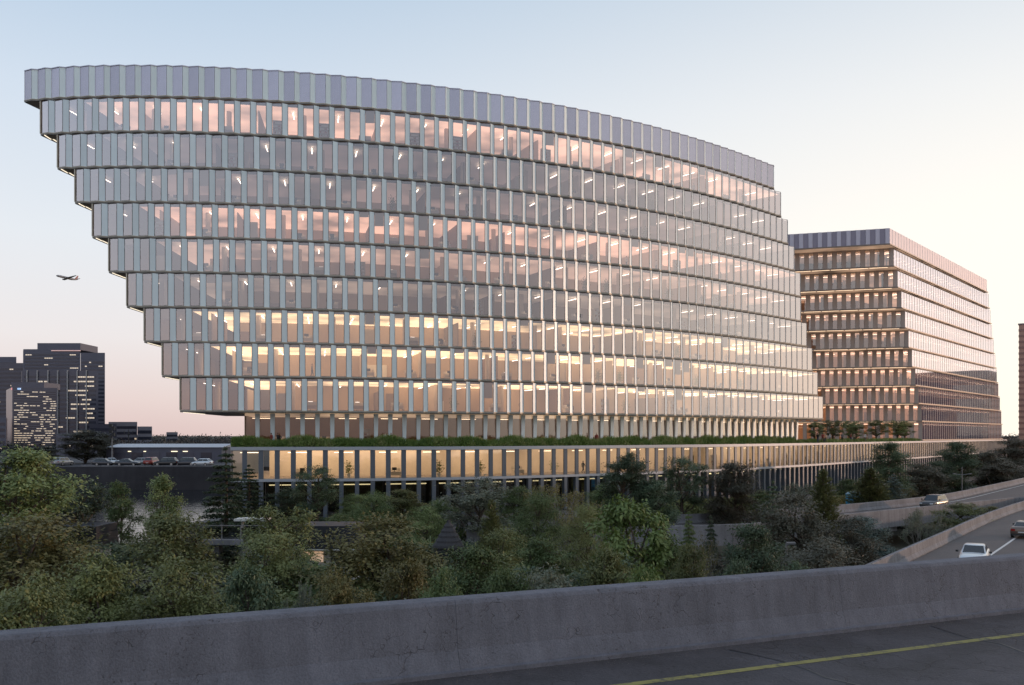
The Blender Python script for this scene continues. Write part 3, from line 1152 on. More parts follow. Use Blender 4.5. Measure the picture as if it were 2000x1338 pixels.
# ------------------------------------------------------------------ rear office building
Z2 = [46.5, 42.8, 38.5, 34.25, 30.0, 25.7, 21.35, 16.9, 12.45, 8.0, 3.5, -1.42]
U2 = np.array([-0.958, 0.288])
V2 = np.array([0.65, 0.76])
V2 = V2 / np.linalg.norm(V2)
LU, LV = 60.0, 89.5
B2B = Vector((110, 240, PZ))
b2 = empty('office_block', B2B, 0, 'straight glass office block with stepped storeys standing behind the curved building', 'office building')
P2 = 2.05
G2W = 1.12
S2 = Z2[1] - Z2[2]
me2_p, me2_f, me2_pr, me2_fr = {}, {}, {}, {}
GLOW2 = [None, 10, 16, 24, 26, 28, 34, 40, 46, 50, 60]  # scales the glow added to the block's ceilings
for k in range(11):
    z1, z0 = Z2[k], Z2[k + 1]
    f = k / 9.0
    c = np.array([84.8 + 21.7 * min(f, 1.03), 201.2 + 31.8 * min(f, 1.03)])
    l, r = c + U2 * LU, c + V2 * LV
    inn_u = -np.array([-U2[1], U2[0]])      # inward of the left face
    if np.dot(inn_u, V2) < 0:
        inn_u = -inn_u
    inn_v = np.array([-V2[1], V2[0]])       # inward of the right face
    bkp = l + V2 * LV
    poly = [c, r, bkp, l]
    ins = [c + (V2 + U2) * 0.35, r + U2 * 0.35, bkp, l + V2 * 0.35]
    mb = MB()
    mb.prism([tuple(p) for p in poly], z0 + 0.02, z0 + 0.32, 0, 1, 2)
    mb.prism([tuple(p) for p in ins], z1 - 0.32, z1 - 0.02, 0, 0, 3)
    st = mb.build('storey' if k else 'crown_storey', [M_B2FIN, M_CARPET, added_glow('soffit with added glow', (1, .62, .40), .30), added_glow('block ceiling with added glow %d' % k, (1, .55, .33), GLOW2[k] * .026 if k else .1)], b2, -B2B)  # soffit and ceiling surfaces both given an added glow
    mb = MB()
    og = -(inn_u + inn_v) * 0.12
    mb.prism([tuple(p) for p in (c + og, r + inn_v * -0.14, r + inn_v * 0.3, c + (U2 + V2) * 0.05, l + inn_u * 0.3, l - inn_u * 0.14)], z0, z0 + 0.26, 0, 0, 0)
    mb.build('edge_band', [M_BAND2], st)
    h = round(z1 - z0 - 0.30, 2)
    if h not in me2_p:
        me2_p[h] = pane_mesh('glass_pane', (0, 0), (G2W, -0.06), h, M_GLASS2, M_MULLW, 0.06, h * 0.72)
        me2_f[h] = fin_mesh('fin_panel', (G2W, -0.22), (P2, -0.10), h, M_B2FIN, 0.22)
        me2_pr[h] = pane_mesh('glass_pane', (0, 0), (P2 - 0.12, 0), h, M_GLASS3, M_MULLW, 0.04)
        me2_fr[h] = fin_mesh('fin_panel', (P2 - 0.12, -0.025), (P2, -0.025), h, M_FIN, 0.05, 0.012)
    if k == 0:
        me2_p[h] = fin_mesh('crown_panel', (0, 0), (G2W, -0.06), h, M_CROWND, 0.08)
        me2_f[h] = fin_mesh('crown_fin', (G2W, -0.22), (P2, -0.10), h, M_CROWN2, 0.22)
        me2_pr[h] = fin_mesh('crown_panel', (0, 0), (P2 - 0.12, 0), h, M_CROWN2, 0.08)
    nu = int(LU / P2)
    # left face runs from l to c so that outward is on the right of travel
    t = -U2
    rz = math.atan2(t[1], t[0])
    pl_hidden = []
    nm_p, nm_f = ('glass_pane', 'fin_panel') if k else ('crown_panel', 'crown_fin')
    for i in range(nu):
        p = c - t * P2 * (nu - i)
        if nu - i <= 15:
            obj(nm_p, me2_p[h], st, (p[0], p[1], z0 + 0.27), rz)
            obj(nm_f, me2_f[h], st, (p[0], p[1], z0 + 0.27), rz)
        else:
            pl_hidden.append((p[0], p[1], z0 + 0.27, rz))
    joined('glass_panes', me2_p[h], pl_hidden, st, list(me2_p[h].materials))
    nv = int(LV / P2)
    rz = math.atan2(V2[1], V2[0])
    pl = [(*(c + V2 * (P2 * i)), z0 + 0.27, rz) for i in range(nv)]
    joined('glass_panes', me2_pr[h], pl, st, list(me2_pr[h].materials))
    joined('slim_fins', me2_fr[h], pl, st, list(me2_fr[h].materials))
    if k == 0:
        continue
    # core, lights
    q0 = c + inn_u * 9 + inn_v * 9
    mb = MB()
    e1, e2 = q0 + U2 * 44, q0 + V2 * 76
    mb.prism([tuple(p) for p in (q0, e2, e2 + U2 * 44, e1)], z0 + 0.33, z1 - 0.33, 0)
    mb.build('core_wall', [M_CORE if k > 5 else M_WOOD], st)
    lm = lampmat('block lamp %d' % k, (1, .70, .50), 5)
    ml = MB()
    ml.box(-1.1, 1.1, -0.07, 0.07, -0.04, 0.04)
    ml = ml.mesh('ceiling_light', [lm])
    for i in range(12):
        p = c + U2 * (1.6 + i * 2.9) + inn_u * 2.6
        obj('ceiling_light', ml, st, (p[0], p[1], z1 - 0.6), math.atan2(U2[1], U2[0]))
    joined('ceiling_lights', ml, [(*(c + V2 * (3 + i * 4.1) + inn_v * 3.0), z1 - 0.6, rz + 1.3) for i in range(20)], st, [lm])
    # bright cove under the overhang of the left face
    mb = MB()
    for i in range(11):
        p = c + U2 * (1.2 + i * 4.2) + inn_u * 0.55
        rot = Matrix.Translation((p[0], p[1], z0)) @ Matrix.Rotation(math.atan2(U2[1], U2[0]), 4, 'Z')
        mb.box(0, 3.9, -0.12, 0.12, -0.03, 0.012, 0, rot)
    mb.build('soffit_light', [lampmat('block soffit lamp', (1, .70, .46), 1.6)], st)
    # window blinds and inner partitions, seen as warm uprights
    for i in range(13):
        if rng.random() < 0.75:
            p = c + U2 * (1.0 + i * 2.05 + rng.uniform(-.3, .3)) + inn_u * rng.uniform(1.2, 3.6)
            mb = MB()
            rot = Matrix.Translation((p[0], p[1], 0)) @ Matrix.Rotation(math.atan2(inn_u[1], inn_u[0]) + rng.choice((0, 1.57)), 4, 'Z')
            mb.box(-0.06, 0.06, -0.5, 0.5, z0 + 0.33, z0 + rng.uniform(2.2, 3.9), 0, rot)
            mb.build('partition', [rng.choice((M_CORE, M_WOOD, M_COLM))], st)

# ================================================================== VEGETATION
def leaves_mesh(name, cen, axis, nrm, ln, wd):
    """one rhombic leaf for every row"""
    n = len(cen)
    axis = axis / np.linalg.norm(axis, axis=1, keepdims=True)
    side = np.cross(axis, nrm)
    side /= np.maximum(1e-6, np.linalg.norm(side, axis=1, keepdims=True))
    ln = np.asarray(ln).reshape(-1, 1) if np.ndim(ln) else np.full((n, 1), ln)
    wd = np.asarray(wd).reshape(-1, 1) if np.ndim(wd) else np.full((n, 1), wd)
    V = np.empty((n, 4, 3))
    V[:, 0] = cen - axis * ln * 0.5
    V[:, 1] = cen + side * wd * 0.5 - axis * ln * 0.05
    V[:, 2] = cen + axis * ln * 0.5
    V[:, 3] = cen - side * wd * 0.5 - axis * ln * 0.05
    me = bpy.data.meshes.new(name)
    me.vertices.add(n * 4)
    me.vertices.foreach_set('co', V.reshape(-1))
    me.loops.add(n * 4)
    me.loops.foreach_set('vertex_index', np.arange(n * 4, dtype=np.int32))
    me.polygons.add(n)
    me.polygons.foreach_set('loop_start', np.arange(0, n * 4, 4, dtype=np.int32))
    me.polygons.foreach_set('loop_total', np.full(n, 4, dtype=np.int32))
    me.update(calc_edges=True)
    return me


M_BARK = pmat('brown bark', (0.075, 0.058, 0.045), 0.9, 0, 0.35, 6, 0.6, 20)
M_BARKP = pmat('pale grey bark', (0.22, 0.20, 0.18), 0.9, 0, 0.3, 6, 0.5, 20)


def rv(g, n):
    v = g.normal(size=(n, 3))
    return v / np.linalg.norm(v, axis=1, keepdims=True)


def broadleaf(seed, base=0.18, lobes=15, subs=8, per=115, leaf=(0.19, 0.11), rx=3.2, droop=0.0, lobe_r=1.05, openness=0.0, shape=1.0, multi=1):
    """canonical tree 10 m high; crown of lobes, every lobe of sprays, every spray of leaves"""
    g = np.random.default_rng(seed)
    mb = MB()
    top, bot = 10.0, 10.0 * base
    mid = (top + bot) / 2
    hz = (top - bot) / 2
    C, A, Nn = [], [], []
    trunk_top = bot + (top - bot) * 0.62
    stems = []
    for k in range(multi):
        lean = g.normal(size=2) * (0.25 if multi == 1 else 0.9)
        pts = [(0.15 * k, 0, -0.3), (lean[0] * .25, lean[1] * .25, bot * 0.6), (lean[0] * .6, lean[1] * .6, bot + (trunk_top - bot) * .45), (lean[0], lean[1], trunk_top)]
        mb.tube(pts, [0.26, 0.19, 0.13, 0.05], 7)
        stems.append([Vector(p) for p in pts])
    for i in range(lobes):
        # lobes ride on an egg-shaped shell
        u = (i + 0.5) / lobes
        zz = 1 - 1.9 * u + g.normal() * 0.08
        zz = max(-0.92, min(0.96, zz))
        rr = math.sqrt(max(0.0, 1 - zz * zz)) ** shape
        ang = i * 2.39996 + g.uniform(-.5, .5)
        rad = rr * (0.72 + g.uniform(-.22, .16))
        c = np.array([math.cos(ang) * rad * (rx - lobe_r * .6), math.sin(ang) * rad * (rx - lobe_r * .6), mid + zz * (hz - lobe_r * .55)])
        st = stems[i % len(stems)]
        hb = max(bot * 0.8, min(trunk_top - 0.2, c[2] - 1.2 - rad))
        f = (hb - st[1].z) / max(.1, (st[3].z - st[1].z))
        s = st[1].lerp(st[3], max(0, min(1, f)))
        cv = Vector(c)
        m1 = s.lerp(cv, 0.5) + Vector((g.normal() * .2, g.normal() * .2, -0.15))
        mb.tube([s, m1, cv], [0.10, 0.065, 0.03], 5, caps=False)
        R_ = lobe_r * g.uniform(0.75, 1.2)
        for k in range(subs):
            d = rv(g, 1)[0]
            d[2] = d[2] * 0.75 + 0.12
            sc = c + d * R_ * g.uniform(0.55, 1.05)
            e = Vector(sc)
            mb.tube([cv, cv.lerp(e, .55) + Vector((0, 0, -.06)), e], [0.028, 0.018, 0.008], 3, caps=False)
            n = int(per * g.uniform(0.6, 1.3) * (1 - openness))
            p = g.normal(size=(n, 3)) * np.array([0.39, 0.39, 0.20]) * (R_ / 1.05)
            p[:, 2] -= droop * (p[:, 0] ** 2 + p[:, 1] ** 2) * 1.2
            C.append(sc + p)
            a = p / np.maximum(1e-3, np.linalg.norm(p, axis=1, keepdims=True)) + rv(g, n) * 0.7
            a[:, 2] -= 0.25 + droop
            A.append(a)
            nn = rv(g, n) * 0.42 + np.array([0, 0, 0.9]) + d * 0.45
            Nn.append(nn)
    C, A, Nn = np.concatenate(C), np.concatenate(A), np.concatenate(Nn)
    s = g.uniform(0.65, 1.25, len(C))
    return mb.mesh('trunk', [M_BARK]), leaves_mesh('crown', C, A, Nn, leaf[0] * s, leaf[1] * s)


def conifer(seed, rx=2.4, whorls=22, per=9, dens=30, leaf=(0.26, 0.05), sag=0.25, base=0.12, upsweep=0.0):
    g = np.random.default_rng(seed)
    mb = MB()
    mb.tube([(0, 0, -.3), (0.05, 0, 3), (0, .05, 7), (0, 0, 10)], [0.24, 0.18, 0.09, 0.02], 7)
    C, A, Nn = [], [], []
    for w in range(whorls):
        f = w / (whorls - 1)
        z = 10 * (base + (1 - base) * f) - 0.15
        r = rx * (1 - f) ** 0.75 * (0.55 + 0.45 * min(1, f / 0.15)) + 0.12
        for k in range(per):
            if g.random() < 0.12:
                continue
            a = 2 * math.pi * k / per + w * 0.9 + g.uniform(-.25, .25)
            ln = r * g.uniform(0.6, 1.15)
            d = np.array([math.cos(a), math.sin(a), upsweep])
            tip = np.array([0, 0, z]) + d * ln + np.array([0, 0, -sag * ln + g.normal() * .08])
            mid = np.array([0, 0, z]) + d * ln * .55 + np.array([0, 0, -sag * ln * .25])
            mb.tube([(0, 0, z), tuple(mid), tuple(tip)], [0.035, 0.02, 0.006], 3, caps=False)
            n = max(6, int(dens * ln / rx * 1.4))
            t = g.uniform(0.15, 1, n) ** 0.8
            b = np.array([0, 0, z]) * ((1 - t) ** 2)[:, None] + mid * (2 * t * (1 - t))[:, None] + tip * (t ** 2)[:, None]
            p = b + g.normal(size=(n, 3)) * np.array([.11, .11, .06]) * (0.6 + ln * .35)
            C.append(p)
            sd = rv(g, n)
            A.append(d * 0.9 + sd * 0.75 + np.array([0, 0, -.25 + upsweep]))
            Nn.append(rv(g, n) * .5 + np.array([0, 0, .8]))
    C, A, Nn = np.concatenate(C), np.concatenate(A), np.concatenate(Nn)
    s = g.uniform(0.6, 1.3, len(C))
    return mb.mesh('trunk', [M_BARK]), leaves_mesh('crown', C, A, Nn, leaf[0] * s, leaf[1] * s)


def twiggy(seed, rx=2.6, leafy=0.35):
    """nearly bare tree: forking pale branches with a thin veil of leaves"""
    g = np.random.default_rng(seed)
    mb = MB()
    C = []

    def grow(p, d, ln, r, lev):
        q = p + d * ln
        m_ = p + d * ln * .5 + g.normal(size=3) * ln * .05
        mb.tube([tuple(p), tuple(m_), tuple(q)], [r, r * .82, r * .62], 6 if lev < 2 else 3, caps=False)
        if lev >= 3:
            C.append(np.array([p + (q - p) * t + g.normal(size=3) * .10 for t in g.uniform(.2, 1, 8 if lev == 3 else 12)]))
        if lev == 5:
            return
        for k in range(3 if lev else 6):
            nd = d + g.normal(size=3) * (0.42 if lev else .55)
            nd[2] += 0.16
            nd /= np.linalg.norm(nd)
            grow(q if k < 2 else p + (q - p) * g.uniform(.5, .95), nd, ln * g.uniform(.6, .82), r * .56, lev + 1)

    grow(np.array([0, 0, -.3]), np.array([0, 0, 1.0]), 2.9, 0.2, 0)
    C = np.concatenate(C)
    C = C[g.random(len(C)) < leafy]
    hi = C[:, 2].max()
    n = len(C)
    me_t = mb.mesh('trunk', [M_BARKP])
    me_c = leaves_mesh('crown', C, rv(g, n), rv(g, n) + np.array([0, 0, .6]), 0.17 * g.uniform(.6, 1.3, n), 0.09)
    k = 10.0 / hi
    w = np.percentile(np.abs(C[:, :2]), 97)
    for me in (me_t, me_c):
        me.transform(Matrix.Diagonal((rx / w, rx / w, k, 1)))
    return me_t, me_c


def tuft(seed, n=420, h=2.6, spread=1.5, w=0.10):
    """arching strap leaves, every blade a bent ribbon"""
    g = np.random.default_rng(seed)
    mb = MB()
    for i in range(n):
        a = g.uniform(0, 6.283)
        r0 = abs(g.normal()) * .35
        ln = h * g.uniform(.6, 1.15)
        out = spread * g.uniform(.25, 1.0)
        d = Vector((math.cos(a), math.sin(a), 0))
        sd = Vector((-d.y, d.x, 0))
        prev = None
        for k in range(6):
            t = k / 5
            p = d * (r0 + out * t ** 1.4) + Vector((0, 0, ln * (t - .42 * t ** 3)))
            ww = w * (1 - t) ** .6 * .5 + .004
            cur = (p - sd * ww, p + sd * ww)
            if prev:
                mb.add([prev[0], prev[1], cur[1], cur[0]], [(0, 1, 2, 3)])
            prev = cur
    # weld each blade so that it stays one leaf
    return mb.mesh('leaves', [MATS['leaf green']])


G_ = lambda n, a, b, c, **k: leafmat(n, a, b, c, **k)
G_('leaf green', (0.042, 0.068, 0.026), (0.108, 0.142, 0.052), (0.185, 0.215, 0.085))
G_('leaf light', (0.067, 0.092, 0.035), (0.163, 0.192, 0.073), (0.269, 0.288, 0.125))
G_('leaf dark', (0.028, 0.045, 0.026), (0.066, 0.092, 0.050), (0.125, 0.148, 0.082))
G_('leaf olive', (0.060, 0.072, 0.026), (0.140, 0.150, 0.056), (0.225, 0.225, 0.092))
G_('leaf rust', (0.062, 0.058, 0.022), (0.135, 0.118, 0.045), (0.220, 0.170, 0.070))
G_('leaf grey', (0.067, 0.077, 0.054), (0.154, 0.169, 0.119), (0.269, 0.278, 0.211))
G_('leaf plum', (0.042, 0.044, 0.032), (0.092, 0.088, 0.064), (0.160, 0.145, 0.110))
G_('leaf blue', (0.042, 0.061, 0.054), (0.106, 0.144, 0.122), (0.211, 0.250, 0.221))
G_('leaf fresh', (0.050, 0.079, 0.019), (0.110, 0.146, 0.041), (0.174, 0.202, 0.070))

KINDS = {}


def kind(k):
    if k not in KINDS:
        t = {
            'dense1': lambda: broadleaf(11, .08, 26, 8, 125),
            'dense2': lambda: broadleaf(12, .10, 24, 9, 115, rx=3.4, multi=2),
            'dense3': lambda: broadleaf(13, .06, 32, 7, 120, rx=3.0, lobe_r=.95),
            'dense4': lambda: broadleaf(14, .04, 22, 9, 130, rx=3.6, lobe_r=1.2, multi=3),
            'open1': lambda: broadleaf(21, .30, 16, 7, 110, rx=3.0, lobe_r=.9),
            'open2': lambda: broadleaf(22, .22, 18, 7, 100, rx=2.8, lobe_r=.85, shape=.8),
            'tall1': lambda: broadleaf(31, .16, 20, 7, 110, rx=2.2, lobe_r=.8),
            'big1': lambda: broadleaf(41, .10, 22, 8, 66, leaf=(.30, .17), rx=3.2, droop=.2),
            'fine1': lambda: broadleaf(51, .05, 26, 8, 150, leaf=(.20, .05), rx=3.0, droop=.35),
            'cedar': lambda: conifer(61, 2.6, 17, 8, 130, leaf=(.26, .12), sag=.05, base=.2),
            'fir': lambda: conifer(62, 2.4, 26, 11, 90, leaf=(.30, .08), sag=.22, base=.04),
            'juniper': lambda: conifer(63, 2.0, 28, 11, 85, leaf=(.28, .075), sag=-.35, base=.03, upsweep=.5),
            'bare1': lambda: twiggy(71),
            'bare2': lambda: twiggy(72, 2.9, .75),
        }[k]()
        KINDS[k] = t
    return KINDS[k]


TREE_R = {'cedar': 2.5, 'fir': 2.3, 'juniper': 2.0, 'tall1': 2.3, 'bare1': 2.6, 'bare2': 2.9, 'open2': 2.8, 'open1': 3.0}


def tree(px, top, wpx, d, kd, mat, label, group=None, base=None, name='tree', pale=False):
    if base is None:
        base = GZ
    zt = (HY - top) * d / F
    h = zt - base
    w = wpx * d / F
    c = atd(px, d, base)
    me_t, me_c = kind(kd)
    root = empty(name, c, rng.uniform(0, 6.28), label, 'tree', group)
    k = w / 2 / TREE_R.get(kd, 3.1)
    root.scale = (k, k, h / 10.2)
    t = obj('trunk', me_t, root)
    if pale:
        setmat(t, M_BARKP)
    o = obj('crown', me_c, root)
    if not me_c.materials:
        me_c.materials.append(MATS['leaf green'])
    setmat(o, MATS[mat])
    return root


T = [
    # px, top row, width, distance, kind, leaves, label
    (40, 872, 270, 56, 'dense1', 'leaf light', 'tall pale green tree at the far left rising above the canal'),
    (150, 922, 160, 64, 'open2', 'leaf dark', 'dark open crowned tree against the bright water'),
    (55, 1005, 330, 42, 'dense2', 'leaf rust', 'broad rust tinged tree in the left corner above the parapet'),
    (235, 940, 85, 74, 'tall1', 'leaf green', 'slim green tree in front of the dark canal water'),
    (318, 925, 95, 62, 'tall1', 'leaf light', 'light green tree top standing out before the water'),
    (330, 1000, 240, 46, 'dense1', 'leaf olive', 'large olive green tree below the parked cars'),
    (185, 1075, 230, 34, 'dense3', 'leaf olive', 'bushy olive tree close behind the parapet on the left'),
    (60, 1110, 240, 30, 'dense4', 'leaf olive', 'low spreading tree at the left end of the parapet'),
    (350, 1090, 240, 33, 'dense2', 'leaf olive', 'wide olive tree just behind the parapet below the canal'),
    (441, 868, 130, 84, 'cedar', 'leaf dark', 'dark open cedar beside the left end of the podium'),
    (486, 905, 90, 92, 'cedar', 'leaf dark', 'second dark cedar close against the podium corner'),
    (545, 975, 195, 55, 'open2', 'leaf olive', 'yellowish feathery tree below the podium corner'),
    (525, 1040, 190, 44, 'dense2', 'leaf olive', 'olive tree under the yellowish feathery one'),
    (490, 1090, 130, 36, 'big1', 'leaf dark', 'dark layered tree in the gap behind the parapet'),
    (570, 1118, 95, 33, 'bare2', 'leaf grey', 'small tree with pale bare branches near the parapet'),
    (618, 902, 100, 90, 'open1', 'leaf dark', 'slender dark tree crossing the lit podium windows'),
    (745, 1008, 280, 43, 'dense2', 'leaf rust', 'great rust brown tree in the middle of the grove'),
    (670, 1105, 160, 33, 'dense4', 'leaf rust', 'low rusty tree at the foot of the great brown one'),
    (800, 1090, 170, 35, 'dense1', 'leaf rust', 'orange tinged tree just behind the parapet'),
    (735, 955, 120, 84, 'fine1', 'leaf green', 'feathery green tree in front of the dark ground floor'),
    (660, 1000, 120, 70, 'dense3', 'leaf green', 'bushy green tree beside the dark tiled roof'),
    (830, 985, 130, 78, 'fine1', 'leaf light', 'pale feathery shrub tree left of the thatched kiosk'),
    (935, 925, 180, 80, 'open2', 'leaf grey', 'grey green airy tree before the podium'),
    (960, 972, 90, 62, 'juniper', 'leaf olive', 'yellow green pointed conifer near the thatched kiosk'),
    (925, 1062, 190, 40, 'dense1', 'leaf green', 'round green tree below the thatched kiosk'),
    (1055, 955, 150, 72, 'fine1', 'leaf green', 'dark bamboo like tree in the middle ground'),
    (1115, 935, 170, 80, 'bare2', 'leaf rust', 'brownish thin leaved tree in front of the car bay'),
    (1150, 975, 120, 66, 'fine1', 'leaf olive', 'drooping olive tree beside the brownish one'),
    (1060, 1045, 160, 50, 'dense3', 'leaf green', 'green tree in shade left of the bright one'),
    (1225, 880, 130, 86, 'dense3', 'leaf dark', 'tall dark evergreen standing before the podium glass'),
    (1282, 935, 110, 84, 'dense1', 'leaf dark', 'dark evergreen shorter than its tall neighbour'),
    (1335, 885, 120, 94, 'open1', 'leaf dark', 'dark flat topped tree before the podium glass'),
    (1430, 902, 130, 92, 'dense1', 'leaf plum', 'purple brown tree with visible pale limbs'),
    (1235, 962, 190, 46, 'big1', 'leaf fresh', 'bright green large leaved tree in the middle'),
    (1190, 1060, 170, 40, 'dense3', 'leaf olive', 'olive tree under the bright green one'),
    (1090, 1100, 200, 31, 'dense4', 'leaf grey', 'grey green bushy tree close to the parapet'),
    (1255, 1090, 120, 34, 'big1', 'leaf fresh', 'small fresh green tree close to the parapet'),
    (1345, 995, 70, 62, 'fir', 'leaf green', 'small green fir near the road end'),
    (1388, 1003, 65, 60, 'fir', 'leaf dark', 'small dark fir beside the bare reddish tree'),
    (1378, 1030, 110, 46, 'bare1', 'leaf rust', 'bare reddish tree with spreading twigs'),
    (1345, 1060, 110, 42, 'dense1', 'leaf olive', 'small olive tree left of the bare reddish one'),
    (1465, 1020, 150, 47, 'dense1', 'leaf dark', 'round dark tree above the parapet right of centre'),
    (1510, 935, 90, 78, 'cedar', 'leaf dark', 'narrow dark cedar beside the concrete retaining wall'),
    (1545, 965, 170, 60, 'dense2', 'leaf plum', 'large dark plum coloured tree before the upper ramp'),
    (1440, 1085, 110, 38, 'dense3', 'leaf dark', 'small dark tree just behind the parapet'),
    (1600, 1045, 200, 50, 'dense4', 'leaf plum', 'wide plum tinged tree near the lower ramp'),
    (1560, 1090, 130, 42, 'dense3', 'leaf dark', 'low dark tree near the parapet below the ramps'),
    (1608, 912, 100, 88, 'juniper', 'leaf olive', 'upswept olive conifer left of the blue cabin'),
    (1700, 912, 120, 118, 'juniper', 'leaf olive', 'broad olive conifer right of the blue cabin'),
    (1745, 925, 90, 122, 'fir', 'leaf blue', 'bluish fir behind the upper ramp'),
    (1738, 862, 100, 140, 'dense1', 'leaf dark', 'tall dark evergreen before the far podium'),
    (1688, 1008, 130, 67, 'dense1', 'leaf blue', 'silvery blue tree beside the lower ramp'),
    (1655, 1010, 130, 60, 'dense2', 'leaf plum', 'plum coloured tree left of the silvery one'),
    (1790, 985, 95, 81, 'bare2', 'leaf grey', 'thin pale branched tree before the ramp pier'),
    (1876, 980, 105, 97, 'dense4', 'leaf olive', 'round tan bush like tree under the upper ramp'),
    (1936, 988, 66, 107, 'dense1', 'leaf rust', 'dark rusty tree in the nook between the ramps'),
    (1800, 905, 110, 150, 'dense2', 'leaf plum', 'plum tree beside the tall street lamp'),
    (1868, 862, 105, 165, 'dense1', 'leaf dark', 'tallest dark tree at the end of the podium'),
    (1830, 900, 110, 160, 'dense1', 'leaf dark', 'dark tree left of the tallest one at the podium end'),
    (1925, 882, 110, 185, 'dense1', 'leaf plum', 'dark reddish tree right of the tallest one'),
    (1985, 858, 120, 200, 'dense2', 'leaf plum', 'dark reddish tree cut by the right edge'),
    (1960, 900, 100, 178, 'dense4', 'leaf plum', 'low dark tree above the far road at right'),
    (560, 950, 90, 92, 'dense3', 'leaf dark', 'dark bushy tree left of the slender one at the podium foot'),
    (690, 962, 100, 92, 'fine1', 'leaf green', 'green shrub tree right of the slender one at the podium foot'),
    (785, 955, 110, 90, 'dense1', 'leaf olive', 'olive bushy tree against the ground floor columns'),
    (865, 972, 100, 88, 'fine1', 'leaf green', 'green feathery bush tree before the ground floor columns'),
    (1010, 950, 100, 88, 'dense2', 'leaf green', 'round green tree before the columns right of the grey green one'),
    (1180, 945, 90, 94, 'dense1', 'leaf green', 'green tree left of the tall dark evergreen'),
    (1490, 955, 80, 96, 'dense3', 'leaf green', 'green tree right of the purple brown one'),
    (1560, 940, 90, 104, 'open2', 'leaf grey', 'thin grey tree before the far ground floor columns'),
    (1660, 935, 80, 130, 'dense1', 'leaf green', 'green tree behind the blue cabin'),
    (1300, 1035, 130, 52, 'dense3', 'leaf green', 'green tree right of the bright large leaved one'),
    (980, 1030, 130, 52, 'dense2', 'leaf olive', 'olive tree right of the thatched kiosk'),
    (860, 1100, 150, 32, 'dense3', 'leaf green', 'green bushy tree behind the middle of the parapet'),
    (985, 1105, 150, 31, 'dense1', 'leaf green', 'rounded green tree behind the parapet at the centre'),
    (1770, 945, 80, 135, 'bare2', 'leaf rust', 'thin autumn tree beside the bluish fir'),
]
for t_ in T:
    onplaza = t_[3] > 84 and 470 < t_[0] < 1600
    tree(*t_, base=PZ if onplaza else GZ)

# trees on the far bank
for px, top, w, d, kd, mat, lab in (
        (88, 872, 75, 215, 'dense1', 'leaf plum', 'dark round tree on the far bank at left'),
        (165, 838, 110, 222, 'dense3', 'leaf plum', 'dark purple broad crowned tree on the far bank'),
        (205, 848, 60, 236, 'dense1', 'leaf plum', 'smaller dark tree on the far bank beside the signal mast'),
        (20, 905, 90, 225, 'dense3', 'leaf dark', 'dark tree at the left edge of the far bank')):
    tree(px, top, w, d, kd, mat, lab, base=QZ)

# bushes that close the ground between the trunks
bush_me = [broadleaf(81 + i, .02, 12, 6, 90, rx=3.6, lobe_r=1.3, multi=2, leaf=(.34, .18)) for i in range(3)]
used_tree = set()
for i in range(70):
    d = rng.uniform(26, 74)
    px = rng.uniform(-60, 1680 if d > 48 else 1500)
    if (px - 1000) / F * d > 23.9 + (d - 58) * .73 - 4.5:
        px = 1000 + (23.9 + (d - 58) * .73 - 5 - rng.uniform(0, 8)) * F / d
    top = HY + rng.uniform(5.5, 8.5) * F / d
    if top < 1040:
        top = 1040 + rng.uniform(0, 40)
    c = atd(px, d, GZ)
    r_ = empty('bush', c, rng.uniform(0, 6.28), None, 'bush', 'bushes under the trees')
    cand = sorted((q for q in T if q[6] not in used_tree), key=lambda q: (atd(q[0], q[3]) - atd(px, d)).length)
    used_tree.add(cand[0][6])
    words_ = cand[0][6].split()
    r_['label'] = 'low bush in the undergrowth nearest the ' + ' '.join(words_[:9])
    h = (HY - top) * d / F - GZ
    k = rng.uniform(2.0, 3.2) / 3.6
    r_.scale = (k, k, max(2.2, h) / 10.2)
    me_t, me_c = bush_me[i % 3]
    obj('stem', me_t, r_)
    o = obj('foliage', me_c, r_)
    if not me_c.materials:
        me_c.materials.append(MATS['leaf green'])
    setmat(o, MATS[rng.choice(('leaf dark', 'leaf green', 'leaf olive', 'leaf dark', 'leaf plum'))])

# strap leaved clumps in front of the podium
tm = [tuft(91), tuft(92, 300, 2.2, 1.8)]
for i, (px, py, d) in enumerate(((775, 1030, 74), (812, 1022, 77), (845, 1035, 72), (745, 1035, 72), (1000, 1015, 76), (905, 1030, 72), (880, 1010, 80), (985, 1045, 68))):
    z = max(GZ, (HY - py) * d / F - 2.2)
    c = atd(px, d, GZ)
    r_ = tag(obj('strap_leaf_plant', tm[i % 2], None, c, rng.uniform(0, 6)), 'arching strap leaved plant before the podium, %s from the left' % ('second', 'third', 'fourth', 'first', 'eighth', 'sixth', 'fifth', 'seventh')[i] if i != 3 else 'arching strap leaved plant before the podium, leftmost of its kind', 'plant', 'strap leaved plants')
    r_.scale = (1.6, 1.6, (z + 2.6 - GZ) / 2.2)
    setmat(r_, MATS['leaf light'] if i % 3 else MATS['leaf fresh'])

